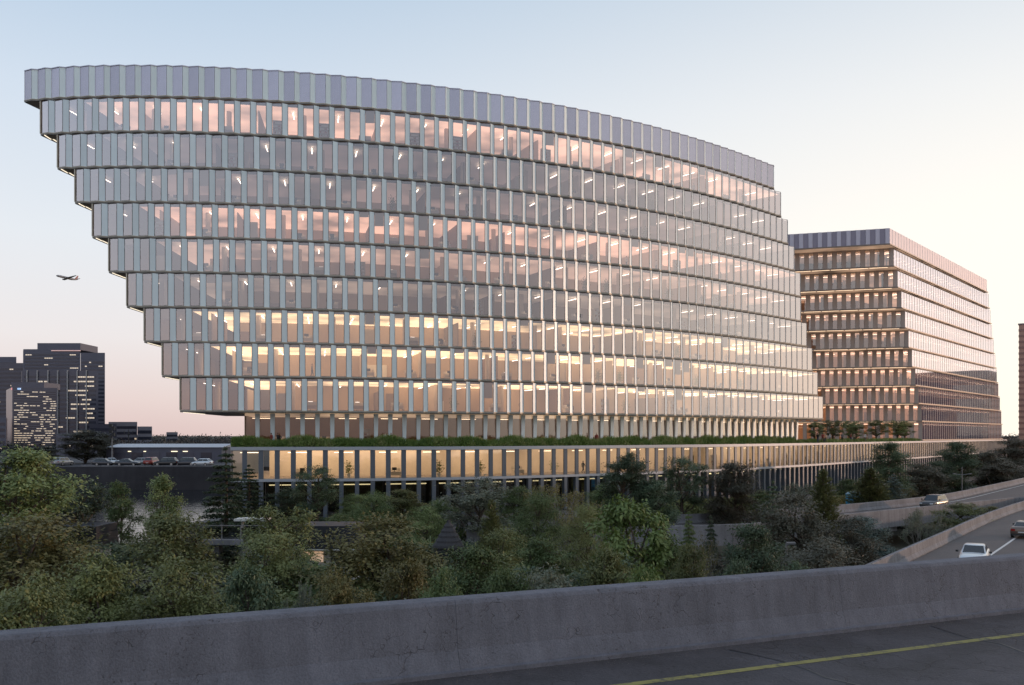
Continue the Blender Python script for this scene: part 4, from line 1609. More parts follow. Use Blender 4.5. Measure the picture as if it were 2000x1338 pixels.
# clipped hedge along the plaza edge
def hedge(pts, w, h, z, mat, label, dens=190, seed=5, name='hedge', leaf=.26):
    g = np.random.default_rng(seed)
    P = Path2(pts)
    n = int(P.L * w * h * dens)
    s = g.uniform(0, P.L, n)
    px = np.interp(s, P.s, P.p[:, 0])
    py = np.interp(s, P.s, P.p[:, 1])
    lump = 0.75 + 0.35 * np.sin(s * 1.3 + 2 * np.sin(s * .37))
    # leaves crowd on the outer skin
    a = g.uniform(-1, 1, n)
    b = g.uniform(0, 1, n) ** .6
    z_ = z + b * h * lump
    C = np.stack([px + a * w * .5, py + g.uniform(-1, 1, n) * w * .5, z_], 1)
    me = leaves_mesh(name, C, rv(g, n), rv(g, n) + np.array([0, -.3, .7]), leaf * g.uniform(.6, 1.3, n), leaf * .55)
    me.materials.append(mat)
    return tag(obj(name, me), label, 'hedge')


hedge([(11, 106), (18, 110.5), (26, 116), (33, 121.5)], 2.6, 2.0, PZ, MATS['leaf olive'], 'low yellow green hedge along the retaining wall before the podium', leaf=.3)
hedge([(-30, 104.5), (-20, 106.5), (-8, 109)], 1.6, 1.2, PZ, MATS['leaf dark'], 'dark hedge along the foot of the ground floor columns', seed=6, leaf=.3)
hedge([(44, 124), (52, 132), (60, 141)], 2.0, 1.6, PZ, MATS['leaf rust'], 'yellow and rust hedge behind the upper ramp', seed=7, leaf=.32)

# grasses along the terrace edge
def terrace_grass():
    g = np.random.default_rng(3)
    end = PC.at_px(1800)
    n = 90000
    s = g.uniform(0.2, end, n)
    s = end * (s / end) ** 1.25
    px = np.interp(s, PC.s, PC.p[:, 0])
    py = np.interp(s, PC.s, PC.p[:, 1])
    tx = np.interp(s + .5, PC.s, PC.p[:, 0]) - px
    ty = np.interp(s + .5, PC.s, PC.p[:, 1]) - py
    ll = np.hypot(tx, ty)
    w = g.uniform(0.0, 1.5, n)
    px += -ty / ll * w
    py += tx / ll * w
    fade = np.clip((PC.at_px(1600) - s) / 15, .55, 1)
    tall = g.random(n) < .38
    h = np.where(tall, g.uniform(.9, 1.5, n), g.uniform(.12, .75, n)) * (0.85 + .25 * np.sin(s * .9) * np.sin(s * .23)) * fade
    ln = np.where(tall, .75, .28)
    C = np.stack([px, py, PT + h - ln * .35], 1)
    ax = g.normal(size=(n, 3)) * np.where(tall, .28, .9)[:, None] + np.array([0, 0, 1.0])
    me = leaves_mesh('grass', C, ax, rv(g, n) + np.array([0, -1.0, .2]), ln * g.uniform(.7, 1.3, n), np.where(tall, .05, .16))
    me.materials.append(leafmat('terrace grass', (0.045, 0.080, 0.016), (0.11, 0.16, 0.035), (0.26, 0.25, 0.11)))
    tag(obj('grass', me), 'long strip of green grasses along the podium terrace edge', 'grass', kind='stuff')


terrace_grass()
for i, (px, d, w, top) in enumerate(((1592, 176, 34, 822), (1625, 184, 46, 818), (1660, 196, 40, 820), (1672, 190, 38, 826), (1712, 206, 40, 818), (1752, 216, 46, 819), (1768, 222, 34, 823))):
    tree(px, top, w * 1.2, d, 'open2', 'leaf light', ('small terrace tree nearest the curved building', 'second terrace tree from the curved building', 'third terrace tree from the curved building', 'low terrace tree in the middle of the row', 'terrace tree third from the row end', 'terrace tree second from the row end', 'terrace tree at the row end by the office block')[i], 'terrace trees', PT, 'terrace_tree')
# ================================================================== THINGS
M_TYRE = pmat('tyre rubber', (0.018, 0.018, 0.018), 0.85, 0, 0.2)
M_RIM = pmat('wheel rim', (0.35, 0.35, 0.36), 0.35, 0.8, 0.1)
M_CARGLASS = pmat('car glass', (0.012, 0.014, 0.017), 0.06, 0, 0.1, spec=0.9)
M_HEAD = pmat('headlight lens', (0.65, 0.68, 0.70), 0.1, 0.2, 0.05)
M_TAIL = pmat('tail light lens', (0.30, 0.015, 0.012), 0.2, 0, 0.1)
M_BLACK = pmat('black plastic', (0.02, 0.02, 0.021), 0.6, 0, 0.1)
M_PLATE = pmat('plate white', (0.6, 0.6, 0.58), 0.5, 0, 0.05)


def paint(name, col):
    m = pmat(name, col, 0.28, 0.35, 0.04, 2.0)
    m.node_tree.nodes['Principled BSDF'].inputs['Coat Weight'].default_value = 0.6
    return m


def car_parts(kind):
    """front towards +x, wheels on z = 0; returns [(name, mesh, [(subname, mesh, loc)], loc)]"""
    if kind == 'suv':
        Ln, Wd, deck_f, deck_r, roof = 4.75, 1.92, 1.05, 1.12, 1.72
        cab = (1.15, 0.55, -1.75, -2.12)        # screen foot, screen head, rear head, rear foot
    elif kind == 'hatch':
        Ln, Wd, deck_f, deck_r, roof = 4.1, 1.78, 0.95, 1.02, 1.50
        cab = (1.05, 0.35, -1.35, -1.88)
    else:
        Ln, Wd, deck_f, deck_r, roof = 4.7, 1.84, 0.92, 1.0, 1.44
        cab = (0.98, 0.20, -1.05, -1.75)
    h = Ln / 2
    w = Wd / 2
    st = [(-h, .90, .42, deck_r * .86, .62), (-h + .10, .96, .30, deck_r * .97, .70), (-h + .55, 1.0, .22, deck_r, .80), (-1.2, 1.0, .20, deck_r * .98, .84),
          (0, 1.0, .20, (deck_f + deck_r) / 2, .86), (cab[0], .99, .20, deck_f, .82), (h - .75, .97, .22, deck_f * .93, .76), (h - .22, .92, .28, deck_f * .82, .66), (h - .04, .84, .36, deck_f * .70, .58), (h, .76, .42, deck_f * .60, .50)]
    mb = MB()
    rings = []
    for (x, k, zb, zt, kt) in st:
        half = [(k * w * .86, zb), (k * w * .985, zb + .14), (k * w, (zb + zt) * .52), (k * w * .955, zt - .07), (k * w * .87, zt), (k * w * .45, zt + .035)]
        ring = [(x, y, z) for y, z in half] + [(x, 0, zt + .045)] + [(x, -y, z) for y, z in reversed(half)]
        rings.append(ring)
    k = len(rings[0])
    vs = [p for r in rings for p in r]
    fs = []
    for i in range(len(rings) - 1):
        for j in range(k):
            fs.append((i * k + j, (i + 1) * k + j, (i + 1) * k + (j + 1) % k, i * k + (j + 1) % k))
    fs.append(tuple(range(k)))
    fs.append(tuple((len(rings) - 1) * k + j for j in reversed(range(k))))
    mb.add(vs, fs)
    # cabin shell
    lo, hi = w * .90, w * .70
    zf, zr = deck_f - .03, deck_r - .03
    mx = (cab[1] + cab[2]) / 2
    A_ = [(cab[0], lo * .94, zf), (cab[3], lo * .94, zr), (cab[2], hi * .96, roof - .06), (cab[1], hi, roof - .05)]
    top = [(cab[1] - .12, hi * .82, roof), (cab[2] + .12, hi * .80, roof - .01)]
    vs = [A_[0], A_[1], A_[2], A_[3], top[0], top[1]]
    vs += [(x, -y, z) for x, y, z in vs]
    mb.add(vs, [(0, 3, 2, 1), (3, 4, 5, 2), (6, 7, 8, 9), (9, 8, 11, 10), (4, 10, 11, 5), (0, 6, 9, 3), (3, 9, 10, 4), (1, 2, 8, 7), (2, 5, 11, 8)])
    body = mb.mesh('body', [MATS['paint grey']])
    body.polygons.foreach_set('use_smooth', [True] * len(body.polygons))
    parts = [('body', body, [], (0, 0, 0))]

    def quad(name, pts, off, mat):
        a, b, c, d = [Vector(p) for p in pts]
        n = (b - a).cross(d - a).normalized() * off
        m_ = MB()
        m_.add([a + n, b + n, c + n, d + n], [(0, 1, 2, 3)])
        parts.append((name, m_.mesh(name, [mat]), [], (0, 0, 0)))

    def lerp(p, q, t):
        return tuple(p[i] + (q[i] - p[i]) * t for i in range(3))

    L0, L1, L2, L3 = A_
    R0, R1, R2, R3 = [(x, -y, z) for x, y, z in A_]
    ins = lambda p, q, r, s, a, b: (lerp(lerp(p, q, a), lerp(s, r, a), b), lerp(lerp(p, q, 1 - a), lerp(s, r, 1 - a), b), lerp(lerp(p, q, 1 - a), lerp(s, r, 1 - a), 1 - b), lerp(lerp(p, q, a), lerp(s, r, a), 1 - b))
    quad('windscreen', ins(R0, L0, L3, R3, .05, .05), .012, M_CARGLASS)
    quad('rear_window', ins(L1, R1, R2, L2, .07, .10), .012, M_CARGLASS)
    for (a, b, c, d) in ((L0, L1, L2, L3), (R1, R0, R3, R2)):
        q = ins(a, b, c, d, .05, .12)
        m0, m1 = lerp(q[0], q[1], .49), lerp(q[3], q[2], .49)
        n0, n1 = lerp(q[0], q[1], .53), lerp(q[3], q[2], .53)
        quad('side_window', (q[0], m0, m1, q[3]), .012, M_CARGLASS)
        quad('side_window', (n0, q[1], q[2], n1), .012, M_CARGLASS)
    ty = MB()
    r = .34 if kind != 'suv' else .38
    ty.tube([(0, -.11, 0), (0, -.10, 0), (0, .10, 0), (0, .11, 0)], [r * .9, r, r, r * .9], 20)
    ty = ty.mesh('tyre', [M_TYRE])
    rm = MB()
    rm.tube([(0, -.115, 0), (0, .115, 0)], [r * .62, r * .62], 14)
    rm = rm.mesh('rim', [M_RIM])
    for x in (h - .92, -h + .95):
        for y in (w - .09, -w + .09):
            parts.append(('wheel', ty, [('rim', rm, (0, 0, 0))], (x, y, r)))
    for y in (1, -1):
        m_ = MB()
        m_.box(h - .17, h + .005, y * w * .66 - .17, y * w * .66 + .17, deck_f * .62, deck_f * .76)
        parts.append(('headlight', m_.mesh('headlight', [M_HEAD]), [], (0, 0, 0)))
        m_ = MB()
        m_.box(-h - .012, -h + .15, y * w * .70 - .16, y * w * .70 + .16, deck_r * .66, deck_r * .84)
        parts.append(('tail_light', m_.mesh('tail_light', [M_TAIL]), [], (0, 0, 0)))
        m_ = MB()
        m_.box(cab[0] - .32, cab[0] - .16, y * (w + .12) - .09, y * (w + .12) + .09, deck_f + .02, deck_f + .15)
        parts.append(('mirror', m_.mesh('mirror', [M_BLACK]), [], (0, 0, 0)))
    m_ = MB()
    m_.box(h - .10, h + .015, -.55, .55, .36, .52)
    parts.append(('grille', m_.mesh('grille', [M_BLACK]), [], (0, 0, 0)))
    m_ = MB()
    m_.box(-h - .02, -h + .05, -.26, .26, deck_r * .52, deck_r * .62)
    parts.append(('number_plate', m_.mesh('number_plate', [M_PLATE]), [], (0, 0, 0)))
    m_ = MB()
    m_.box(-h - .008, -h + .2, -w * .82, w * .82, .26, .42)
    parts.append(('bumper', m_.mesh('bumper', [M_BLACK]), [], (0, 0, 0)))
    return parts


paint('paint grey', (0.3, 0.3, 0.31))
PAINTS = {'silver': paint('paint silver', (0.62, 0.65, 0.68)), 'black': paint('paint black', (0.022, 0.021, 0.024)), 'bronze': paint('paint bronze', (0.16, 0.11, 0.085)),
          'dark': paint('paint dark', (0.05, 0.05, 0.06)), 'white': paint('paint white', (0.55, 0.56, 0.58)), 'red': paint('paint red', (0.25, 0.03, 0.02)), 'grey': MATS['paint grey']}
CARS = {}


def car(kind_, colour, loc, heading, label, group=None):
    if kind_ not in CARS:
        CARS[kind_] = car_parts(kind_)
    root = empty('car', loc, heading, label, 'car', group)
    for name, me, subs, l in CARS[kind_]:
        o = obj(name, me, root, l)
        if name == 'body':
            setmat(o, PAINTS[colour])
        for sn, sm, sl in subs:
            obj(sn, sm, o, sl)
    return root


BD = math.atan2(.79, .61)
p = atd(1903, 63.0, AZ)
car('sedan', 'silver', p, R(59.5) + math.pi, 'silver car coming down the lower ramp towards the viewer')
p = atd(2003, 80.5, AZ)
car('sedan', 'bronze', p, BD, 'bronze car driving away on the lower ramp at the right edge')
p = atd(1824, 111.5, AZ)
car('suv', 'black', p, math.atan2(.68, .73) + math.pi, 'black estate car on the upper ramp behind its parapet')
for i, (px, d, k_, c_, a_, lab) in enumerate((
        (123, 206, 'suv', 'grey', 1.4, 'grey car parked between two dark trees on the far quay'),
        (203, 204, 'hatch', 'dark', .1, 'dark hatchback first in the row on the far quay'),
        (222, 212, 'sedan', 'silver', .3, 'pale car half hidden behind the dark hatchback'),
        (250, 204, 'sedan', 'dark', 0.05, 'dark rounded car second in the quay row'),
        (282, 210, 'hatch', 'grey', .2, 'mid grey car behind the dark rounded one'),
        (298, 206, 'suv', 'red', 1.5, 'dark red vehicle seen end on in the quay row'),
        (325, 203, 'suv', 'black', 3.1, 'large black vehicle in the middle of the quay row'),
        (362, 203.5, 'suv', 'dark', 3.2, 'second large dark vehicle towards the podium'),
        (395, 203, 'hatch', 'silver', 3.0, 'small silver car last in the quay row'))):
    r_ = car(k_, c_, atd(px, d, QZ), a_, lab, 'cars parked on the far quay')
    r_.scale = (1.12, 1.12, 1.15)
# low kerb wall at the edge of the quay
mb = MB()
mb.box(-96, -66, 199.05, 199.5, QZ, QZ + 0.28)
tag(mb.build('quay_kerb', M_CONC2), kind='structure')

# ------------------------------------------------------------------ people
SKIN = pmat('skin', (0.35, 0.21, 0.15), 0.6, 0, 0.08)
CLOTH = {n: pmat('cloth ' + n, c, 0.9, 0, 0.12) for n, c in dict(red=(0.24, .05, .04), navy=(.03, .04, .08), black=(.02, .02, .02), white=(.6, .58, .55), tan=(.33, .22, .14), grey=(.15, .15, .16), jeans=(.06, .08, .13)).items()}


def person_mesh(pose):
    sw = {'stand': .0, 'walk': .28, 'turn': .12}[pose]
    J = {'pel': (0, 0, .95, .15), 'waist': (0, 0, 1.10, .135), 'chest': (0, 0, 1.32, .165), 'neck': (0, 0, 1.49, .062), 'head0': (.015, 0, 1.57, .085), 'head1': (.02, 0, 1.68, .095), 'head2': (.01, 0, 1.755, .06)}
    E = [('pel', 'waist'), ('waist', 'chest'), ('chest', 'neck'), ('neck', 'head0'), ('head0', 'head1'), ('head1', 'head2')]
    for s, n in ((1, 'l'), (-1, 'r')):
        J['hip' + n] = (0, .10 * s, .88, .105)
        J['kn' + n] = (.05 + sw * s * .6, .105 * s, .49, .068)
        J['an' + n] = (sw * s * 1.0 - (.06 if s < 0 else 0), .11 * s, .085, .045)
        J['to' + n] = (sw * s * 1.0 + .15, .12 * s, .035, .036)
        J['sh' + n] = (0, .19 * s, 1.40, .068)
        J['el' + n] = (-.03 - sw * s * .5, .235 * s, 1.12, .046)
        J['wr' + n] = (.07 - sw * s * .7, .23 * s, .88, .032)
        J['ha' + n] = (.10 - sw * s * .75, .225 * s, .79, .030)
        E += [('pel', 'hip' + n), ('hip' + n, 'kn' + n), ('kn' + n, 'an' + n), ('an' + n, 'to' + n), ('chest', 'sh' + n), ('sh' + n, 'el' + n), ('el' + n, 'wr' + n), ('wr' + n, 'ha' + n)]
    names = list(J)
    me = bpy.data.meshes.new('person_frame')
    me.from_pydata([J[n][:3] for n in names], [(names.index(a), names.index(b)) for a, b in E], [])
    o = bpy.data.objects.new('person_frame', me)
    COL.objects.link(o)
    o.modifiers.new('skin', 'SKIN')
    for i, n in enumerate(names):
        sv = me.skin_vertices[0].data[i]
        r = J[n][3]
        sv.radius = (r, r)
        sv.use_root = n == 'pel'
    ss = o.modifiers.new('sub', 'SUBSURF')
    ss.levels = ss.render_levels = 1
    dg = bpy.context.evaluated_depsgraph_get()
    m2 = bpy.data.meshes.new_from_object(o.evaluated_get(dg))
    bpy.data.objects.remove(o)
    m2.materials.clear()
    for m_ in (SKIN, CLOTH['red'], CLOTH['navy'], CLOTH['black']):
        m2.materials.append(m_)
    for p_ in m2.polygons:
        c = p_.center
        if c.z > 1.50:
            hair = c.z > 1.72 or (c.x < -.01 and c.z > 1.56)
            p_.material_index = 3 if hair else 0
        elif c.z > .90 and (abs(c.y) < .21 or c.z > .93):
            p_.material_index = 1
        elif abs(c.y) > .2 and c.z > .7:
            p_.material_index = 0
        elif c.z < .1:
            p_.material_index = 3
        else:
            p_.material_index = 2
        p_.use_smooth = True
    m2.name = 'person'
    return m2


PERS = [person_mesh(p_) for p_ in ('stand', 'walk', 'turn')]


def person(loc, rz, top, bottom, pose, label, group=None, s=1.0):
    o = tag(obj('person', PERS[pose], None, loc, rz), label, 'person', group)
    o.scale = (s, s, s)
    setmat(o, CLOTH[top], 1)
    setmat(o, CLOTH[bottom], 2)
    return o


for i, (px, d, tp, bt, ps_, lab) in enumerate((
        (1597, 168, 'black', 'jeans', 0, 'person in black standing by the terrace glass doors'),
        (1607, 170, 'red', 'black', 1, 'person in a red top walking on the terrace'),
        (1612, 171, 'tan', 'navy', 2, 'person in tan beside the one in red on the terrace'),
        (1621, 178, 'white', 'jeans', 1, 'person in a white top under the second terrace tree'),
        (1645, 182, 'grey', 'black', 0, 'person in grey standing between terrace trees'),
        (1662, 186, 'red', 'navy', 2, 'person in dark red at the middle of the terrace'),
        (1668, 187, 'tan', 'black', 0, 'person in tan clothes facing the one in dark red'),
        (1690, 192, 'white', 'grey', 1, 'person in white strolling past the terrace planting'))):
    person(atd(px, d, PT + .05), rng.uniform(0, 6.28), tp, bt, ps_, lab, 'people on the terrace', 1.06)
for i, (px, tp, lab) in enumerate(((527, 'red', 'person in red behind the grasses at the podium corner'), (540, 'black', 'person in black next to the one in red behind the grasses'), (756, 'white', 'person in white behind the terrace grasses'), (768, 'black', 'person in black beside the white clad one behind the grasses'), (1138, 'tan', 'person in tan behind the grasses near the middle'), (1180, 'red', 'person in red behind the grasses near the middle'))):
    s_ = CV.at_px(px)
    c = CV.off(s_, 1.9)
    person((c[0], c[1], PT + .02), rng.uniform(0, 6.28), tp, 'navy', i % 3, lab, 'people on the terrace')

# ------------------------------------------------------------------ furniture behind the glass
M_DESK = pmat('pale desk laminate', (0.62, 0.52, 0.40), 0.5, 0, 0.06)
M_SCREEN = lampmat('monitor glow', (1.0, .93, .82), 1.6)
mb = MB()
mb.box(-.8, .8, -.38, .38, .70, .74)
mb.box(-.78, -.74, -.36, .36, 0, .70)
mb.box(.74, .78, -.36, .36, 0, .70)
mb.box(-.74, .74, -.37, -.34, .25, .70)
mb.box(-.8, .8, .36, .39, .74, 1.15)
ME_DESK = mb.mesh('desk', [M_DESK])
mb = MB()
mb.box(-.30, .30, -.02, .02, .16, .52, 0)
mb.box(-.28, .28, .021, .024, .18, .50, 1)
mb.box(-.03, .03, -.03, .02, 0, .20, 0)
mb.box(-.13, .13, -.09, .09, 0, .02, 0)
ME_MON = mb.mesh('monitor', [M_BLACK, M_SCREEN])
mb = MB()
mb.box(-.24, .24, -.24, .24, .44, .52)
mb.box(-.23, .23, .20, .26, .55, 1.02)
mb.tube([(0, 0, .08), (0, 0, .44)], .03, 6)
for k in range(5):
    a = k * 1.2566
    mb.tube([(0, 0, .10), (.28 * math.cos(a), .28 * math.sin(a), .04)], [.025, .02], 5)
ME_CHAIR = mb.mesh('office_chair', [M_BLACK])
mb = MB()
mb.box(-.75, -.71, -.17, .17, 0, 2.2)
mb.box(.71, .75, -.17, .17, 0, 2.2)
mb.box(-.71, .71, .15, .17, 0, 2.2)
for k in range(6):
    mb.box(-.71, .71, -.17, .15, .06 + k * .42, .09 + k * .42)
for k in range(5):
    x = -.66
    while x < .55:
        w_ = rng.uniform(.10, .26)
        if rng.random() < .8:
            mb.box(x, x + w_ - .03, -.13, .10, .092 + k * .42, .092 + k * .42 + rng.uniform(.16, .34), 1 + (rng.random() < .4))
        x += w_
ME_SHELF = mb.mesh('shelf_unit', [M_DESK, M_PLATE, pmat('brick red boxes', (.30, .10, .06), .7)])
g = np.random.default_rng(8)
mb = MB()
mb.tube([(0, 0, 0), (0, 0, .5)], [.18, .24], 10)
MEP = mb.mesh('pot', [M_PLATE])
n = 220
c_ = g.normal(size=(n, 3)) * np.array([.28, .28, .42]) + np.array([0, 0, 1.15])
MEL = leaves_mesh('leaves', c_, rv(g, n) + np.array([0, 0, .5]), rv(g, n), .3, .09)
MEL.materials.append(MATS['leaf fresh'])
NTH = 'first second third fourth fifth sixth seventh eighth ninth tenth eleventh twelfth thirteenth fourteenth fifteenth sixteenth seventeenth eighteenth nineteenth twentieth'.split()
count = {}


def nth(kind_, floor):
    k = count.get((kind_, floor), 0)
    count[(kind_, floor)] = k + 1
    return NTH[min(k, 19)]


def furnish(kind_, c, zf, rz, floor, where, grp):
    """one piece behind the glass; labels count the pieces of a kind along their floor"""
    lab = lambda what: '%s, %s from the left %s' % (what, nth(what, floor), where)
    if kind_ == 'desk':
        tag(obj('desk', ME_DESK, None, (c[0], c[1], zf), rz), lab('pale desk'), 'desk', 'desks ' + grp)
        tag(obj('monitor', ME_MON, None, (c[0], c[1], zf + .742), rz), lab('lit monitor'), 'monitor', 'monitors ' + grp)
        if rng.random() < .6:
            q = np.array([c[0], c[1]]) + np.array([math.sin(rz), -math.cos(rz)]) * .75
            tag(obj('office_chair', ME_CHAIR, None, (q[0], q[1], zf), rz + 3.1), lab('black swivel chair'), 'chair', 'chairs ' + grp)
    elif kind_ == 'shelf':
        tag(obj('shelf_unit', ME_SHELF, None, (c[0], c[1], zf), rz), lab('shelf unit of boxes'), 'shelf', 'shelf units ' + grp)
    elif kind_ == 'plant':
        e = empty('potted_plant', (c[0], c[1], zf), 0, lab('potted plant'), 'plant', 'potted plants ' + grp)
        obj('pot', MEP, e)
        obj('leaves', MEL, e)
    else:
        person((c[0], c[1], zf), rz, rng.choice(('black', 'white', 'grey', 'tan')), rng.choice(('black', 'navy', 'jeans')), rng.randint(0, 2), lab('standing person'), 'people ' + grp)


def pick():
    r_ = rng.random()
    return 'desk' if r_ < .58 else 'shelf' if r_ < .74 else 'plant' if r_ < .86 else 'person'


for L_ in range(1, 10):
    st, ss, z0, z1 = storeys[L_]
    n = len(ss) - 1
    i = rng.randint(3, 6)
    while i < n - 4:
        a = ss[i] + rng.uniform(0, 1)
        t = CV.tan(a)
        rz = math.atan2(t[1], t[0]) + rng.choice((0, 0, math.pi)) + rng.uniform(-.08, .08)
        furnish(pick(), CV.off(a, rng.uniform(.95, 1.9) if L_ < 7 else rng.uniform(1.0, 3.2)), z0 + .302, rz, L_, 'on the %s floor below the crown' % NTH[L_ - 1], 'in the curved tower')
        i += rng.choice((2, 3, 3, 4))
for i in range(2, nt - 2, 3):
    a = ts[i] + rng.uniform(0, 1)
    t = CV.tan(a)
    furnish(pick(), CV.off(a, OFF + rng.uniform(1.2, 4)), TZ0 + .102, math.atan2(t[1], t[0]), 'terrace', 'behind the terrace storey glass', 'in the terrace storey')
for i in range(4, 62, 3):
    t = PC.tan(ps[i])
    furnish(pick(), PC.off(ps[i] + .7, rng.uniform(1.2, 2.6)), PBT + .302, math.atan2(t[1], t[0]), 'podium', 'behind the podium glass', 'in the podium')

# ------------------------------------------------------------------ skyline on the left
M_SKY1 = pmat('hazed slate cladding', (0.115, 0.115, 0.150), 0.6, 0.2, 0.15, 0.1)  # haze is put into this colour, a lighter blue-grey
M_SKY2 = pmat('dark glass cladding', (0.085, 0.088, 0.120), 0.3, 0.3, 0.2, 0.1)
M_SKY3 = pmat('grey render', (0.22, 0.215, 0.25), 0.8, 0, 0.12, 0.1)
M_WIN = pmat('dim window band', (0.05, 0.053, 0.075), 0.15, 0.2, 0.2, 0.3)
M_LIT = lampmat('lit office window', (1, .72, .40), 0.42)
M_LITR = lampmat('red roof lamps', (1, .38, .26), 0.35)
M_RIB = pmat('pale rib', (0.34, 0.33, 0.34), 0.6, 0.1, 0.1)


def far_building(name, label, corners, ztop, mat, faces=(), base=QZ, cat='building'):
    """corners: plan points counter-clockwise from above; faces: (i, rows, lit chance, row range)"""
    c0 = corners[0]
    root = empty(name, (c0[0], c0[1], base), 0, label, cat)
    loc = [(p[0] - c0[0], p[1] - c0[1]) for p in corners]
    mb = MB()
    mb.prism(loc, 0, ztop - base)
    mb.build('wall', [mat], root)
    H = ztop - base
    for (i, rows, lit, lo, hi) in faces:
        p, q = Vector((*loc[i], 0)), Vector((*loc[(i + 1) % len(loc)], 0))
        d = q - p
        ln = d.length
        d.normalize()
        rot = Matrix.Translation(p) @ Matrix.Rotation(math.atan2(d.y, d.x), 4, 'Z')
        rh = H * (hi - lo) / rows
        for r in range(rows):
            z = H * lo + rh * (r + .25)
            m_ = MB()
            m_.box(.03 * ln, .97 * ln, -.06, .05, z, z + rh * .5, 0, rot)
            m_.build('window_band', [M_WIN], root)
            x = .04 * ln
            on = False
            while x < .95 * ln:
                w_ = rng.uniform(.03, .16) * ln
                w_ = min(w_, .96 * ln - x)
                if rng.random() < lit(r / rows, x / ln):
                    k = 0
                    m_ = MB()
                    xx = x
                    while xx < x + w_ - .4:
                        m_.box(xx, xx + .88, -.09, -.061, z + rh * .10, z + rh * .40, 0, rot)
                        xx += 1.0
                    if m_.v:
                        m_.build('lit_window', [M_LIT], root)
                x += w_ + .2
    return root


P_ = lambda px, d: tuple(atd(px, d))[:2]
far_building('far_tower', 'dark office tower with many rows of yellow lit windows, frontmost of the skyline', [P_(12, 352), P_(24, 330), P_(112, 336), P_(106, 360)], (HY - 757) * 333 / F, M_SKY2, [(1, 27, lambda r, x: .80 - .42 * r, .02, .95)])
tw = bpy.data.objects[[o.name for o in bpy.data.objects if o.name.startswith('far_tower')][0]]
zt = (HY - 757) * 333 / F - QZ
mb = MB()
a, b = Vector(P_(22, 334)), Vector(P_(86, 338))
o0 = Vector(P_(12, 352))
mb.prism([tuple(a - o0), tuple(b - o0), tuple(b - o0 + Vector((0, 12))), tuple(a - o0 + Vector((-2, 12)))], zt - .01, zt + 2.2)
mb.build('penthouse', [M_SKY1], tw)
for px, col, nm in ((25.5, (1, .10, .08), 'red'), (37.5, (.25, .55, 1), 'blue')):
    a = Vector(P_(px - 3, 330.5)) - o0
    m_ = MB()
    m_.box(a.x, a.x + 1.15, a.y - .2, a.y + .1, zt - .9, zt - .3)
    for k in range(3):
        m_.box(a.x + .15 + k * .33, a.x + .35 + k * .33, a.y - .23, a.y - .205, zt - .75, zt - .45, 1)
    s_ = m_.build('sign_panel', [lampmat(nm + ' sign', col, .9), M_PLATE], tw)
    s_['label'] = 'small glowing %s sign at the roof edge' % nm
far_building('far_tower', 'broad dark tower with stepped top, tallest of the skyline', [P_(45, 440), P_(45.5, 425), P_(157, 425), P_(155, 460), P_(50, 460)], (HY - 682) * 425 / F, M_SKY1, [(1, 14, lambda r, x: .12 if .2 < r < .9 else .05, .50, .96)])
t2 = [o for o in bpy.data.objects if o.name.startswith('far_tower')][-1]
o0 = Vector(P_(45, 440))
zt = (HY - 682) * 425 / F - QZ
mb = MB()
a, b = Vector(P_(73, 428)) - o0, Vector(P_(157, 428)) - o0
mb.prism([tuple(a), tuple(b), tuple(b + Vector((0, 18))), tuple(a + Vector((0, 18)))], zt - .01, zt + 3.2)
mb.build('roof_block', [M_SKY1], t2)
mb = MB()
a, b = Vector(P_(100, 424.6)) - o0, Vector(P_(157, 424.6)) - o0
mb.prism([tuple(a), tuple(b), tuple(b + Vector((0, .2))), tuple(a + Vector((0, .2)))], zt - .9, zt - .55)
mb.build('roof_lamp_row', [M_LITR], t2)
far_building('far_tower', 'plain dark slab tower joined to the right of the tallest one', [P_(157.5, 424), P_(205, 424), P_(200, 455), P_(157.5, 455)], (HY - 689) * 424 / F, M_SKY1, [(0, 22, lambda r, x: .10 if x < .5 else .02, .05, .92)])
r_ = far_building('far_office', 'wide dark office block with pale vertical ribs and lit rows', [P_(42, 392), P_(42.5, 385), P_(192, 385), P_(190, 410)], (HY - 724) * 385 / F, M_SKY2, [(1, 16, lambda r, x: (.45 if x > .62 else .10), .05, .95)])
o0 = Vector(P_(42, 392))
zt = (HY - 724) * 385 / F - QZ
for px in (53, 73, 94, 113, 132, 151, 169):
    a = Vector(P_(px, 384.7)) - o0
    m_ = MB()
    m_.box(a.x - .22, a.x + .22, a.y - .35, a.y + .1, 1, zt + .1)
    m_.build('rib', [M_RIB], r_)
far_building('far_tower', 'dim grey tower cut by the left edge behind the others', [P_(-40, 480), P_(-40, 470), P_(32, 470), P_(32, 500)], (HY - 697) * 470 / F, M_SKY1, [(1, 18, lambda r, x: .10, .1, .95)])
far_building('far_tower', 'dim slab between the left edge and the ribbed block', [P_(-20, 455), P_(-20, 450), P_(46, 450), P_(46, 470)], (HY - 709) * 450 / F, M_SKY2, [(1, 18, lambda r, x: .08, .1, .95)])
far_building('far_office', 'low dark block at the left edge before the lit tower', [P_(-60, 320), P_(-60, 315), P_(12, 315), P_(14, 335)], (HY - 815) * 315 / F, M_SKY1, [(1, 5, lambda r, x: .15, .1, .9)])
far_building('low_office', 'pale low office with a strip of windows right of the lit tower', [P_(112, 400), P_(112, 396), P_(176, 396), P_(176, 420)], (HY - 830) * 396 / F, M_SKY3, [(1, 3, lambda r, x: .12, .2, .95)])
far_building('low_office', 'dark flat roofed shed below the pale low office', [P_(110, 300), P_(110, 296), P_(190, 296), P_(190, 320)], (HY - 847) * 296 / F, M_SKY1, [(1, 2, lambda r, x: .1, .3, .9)])
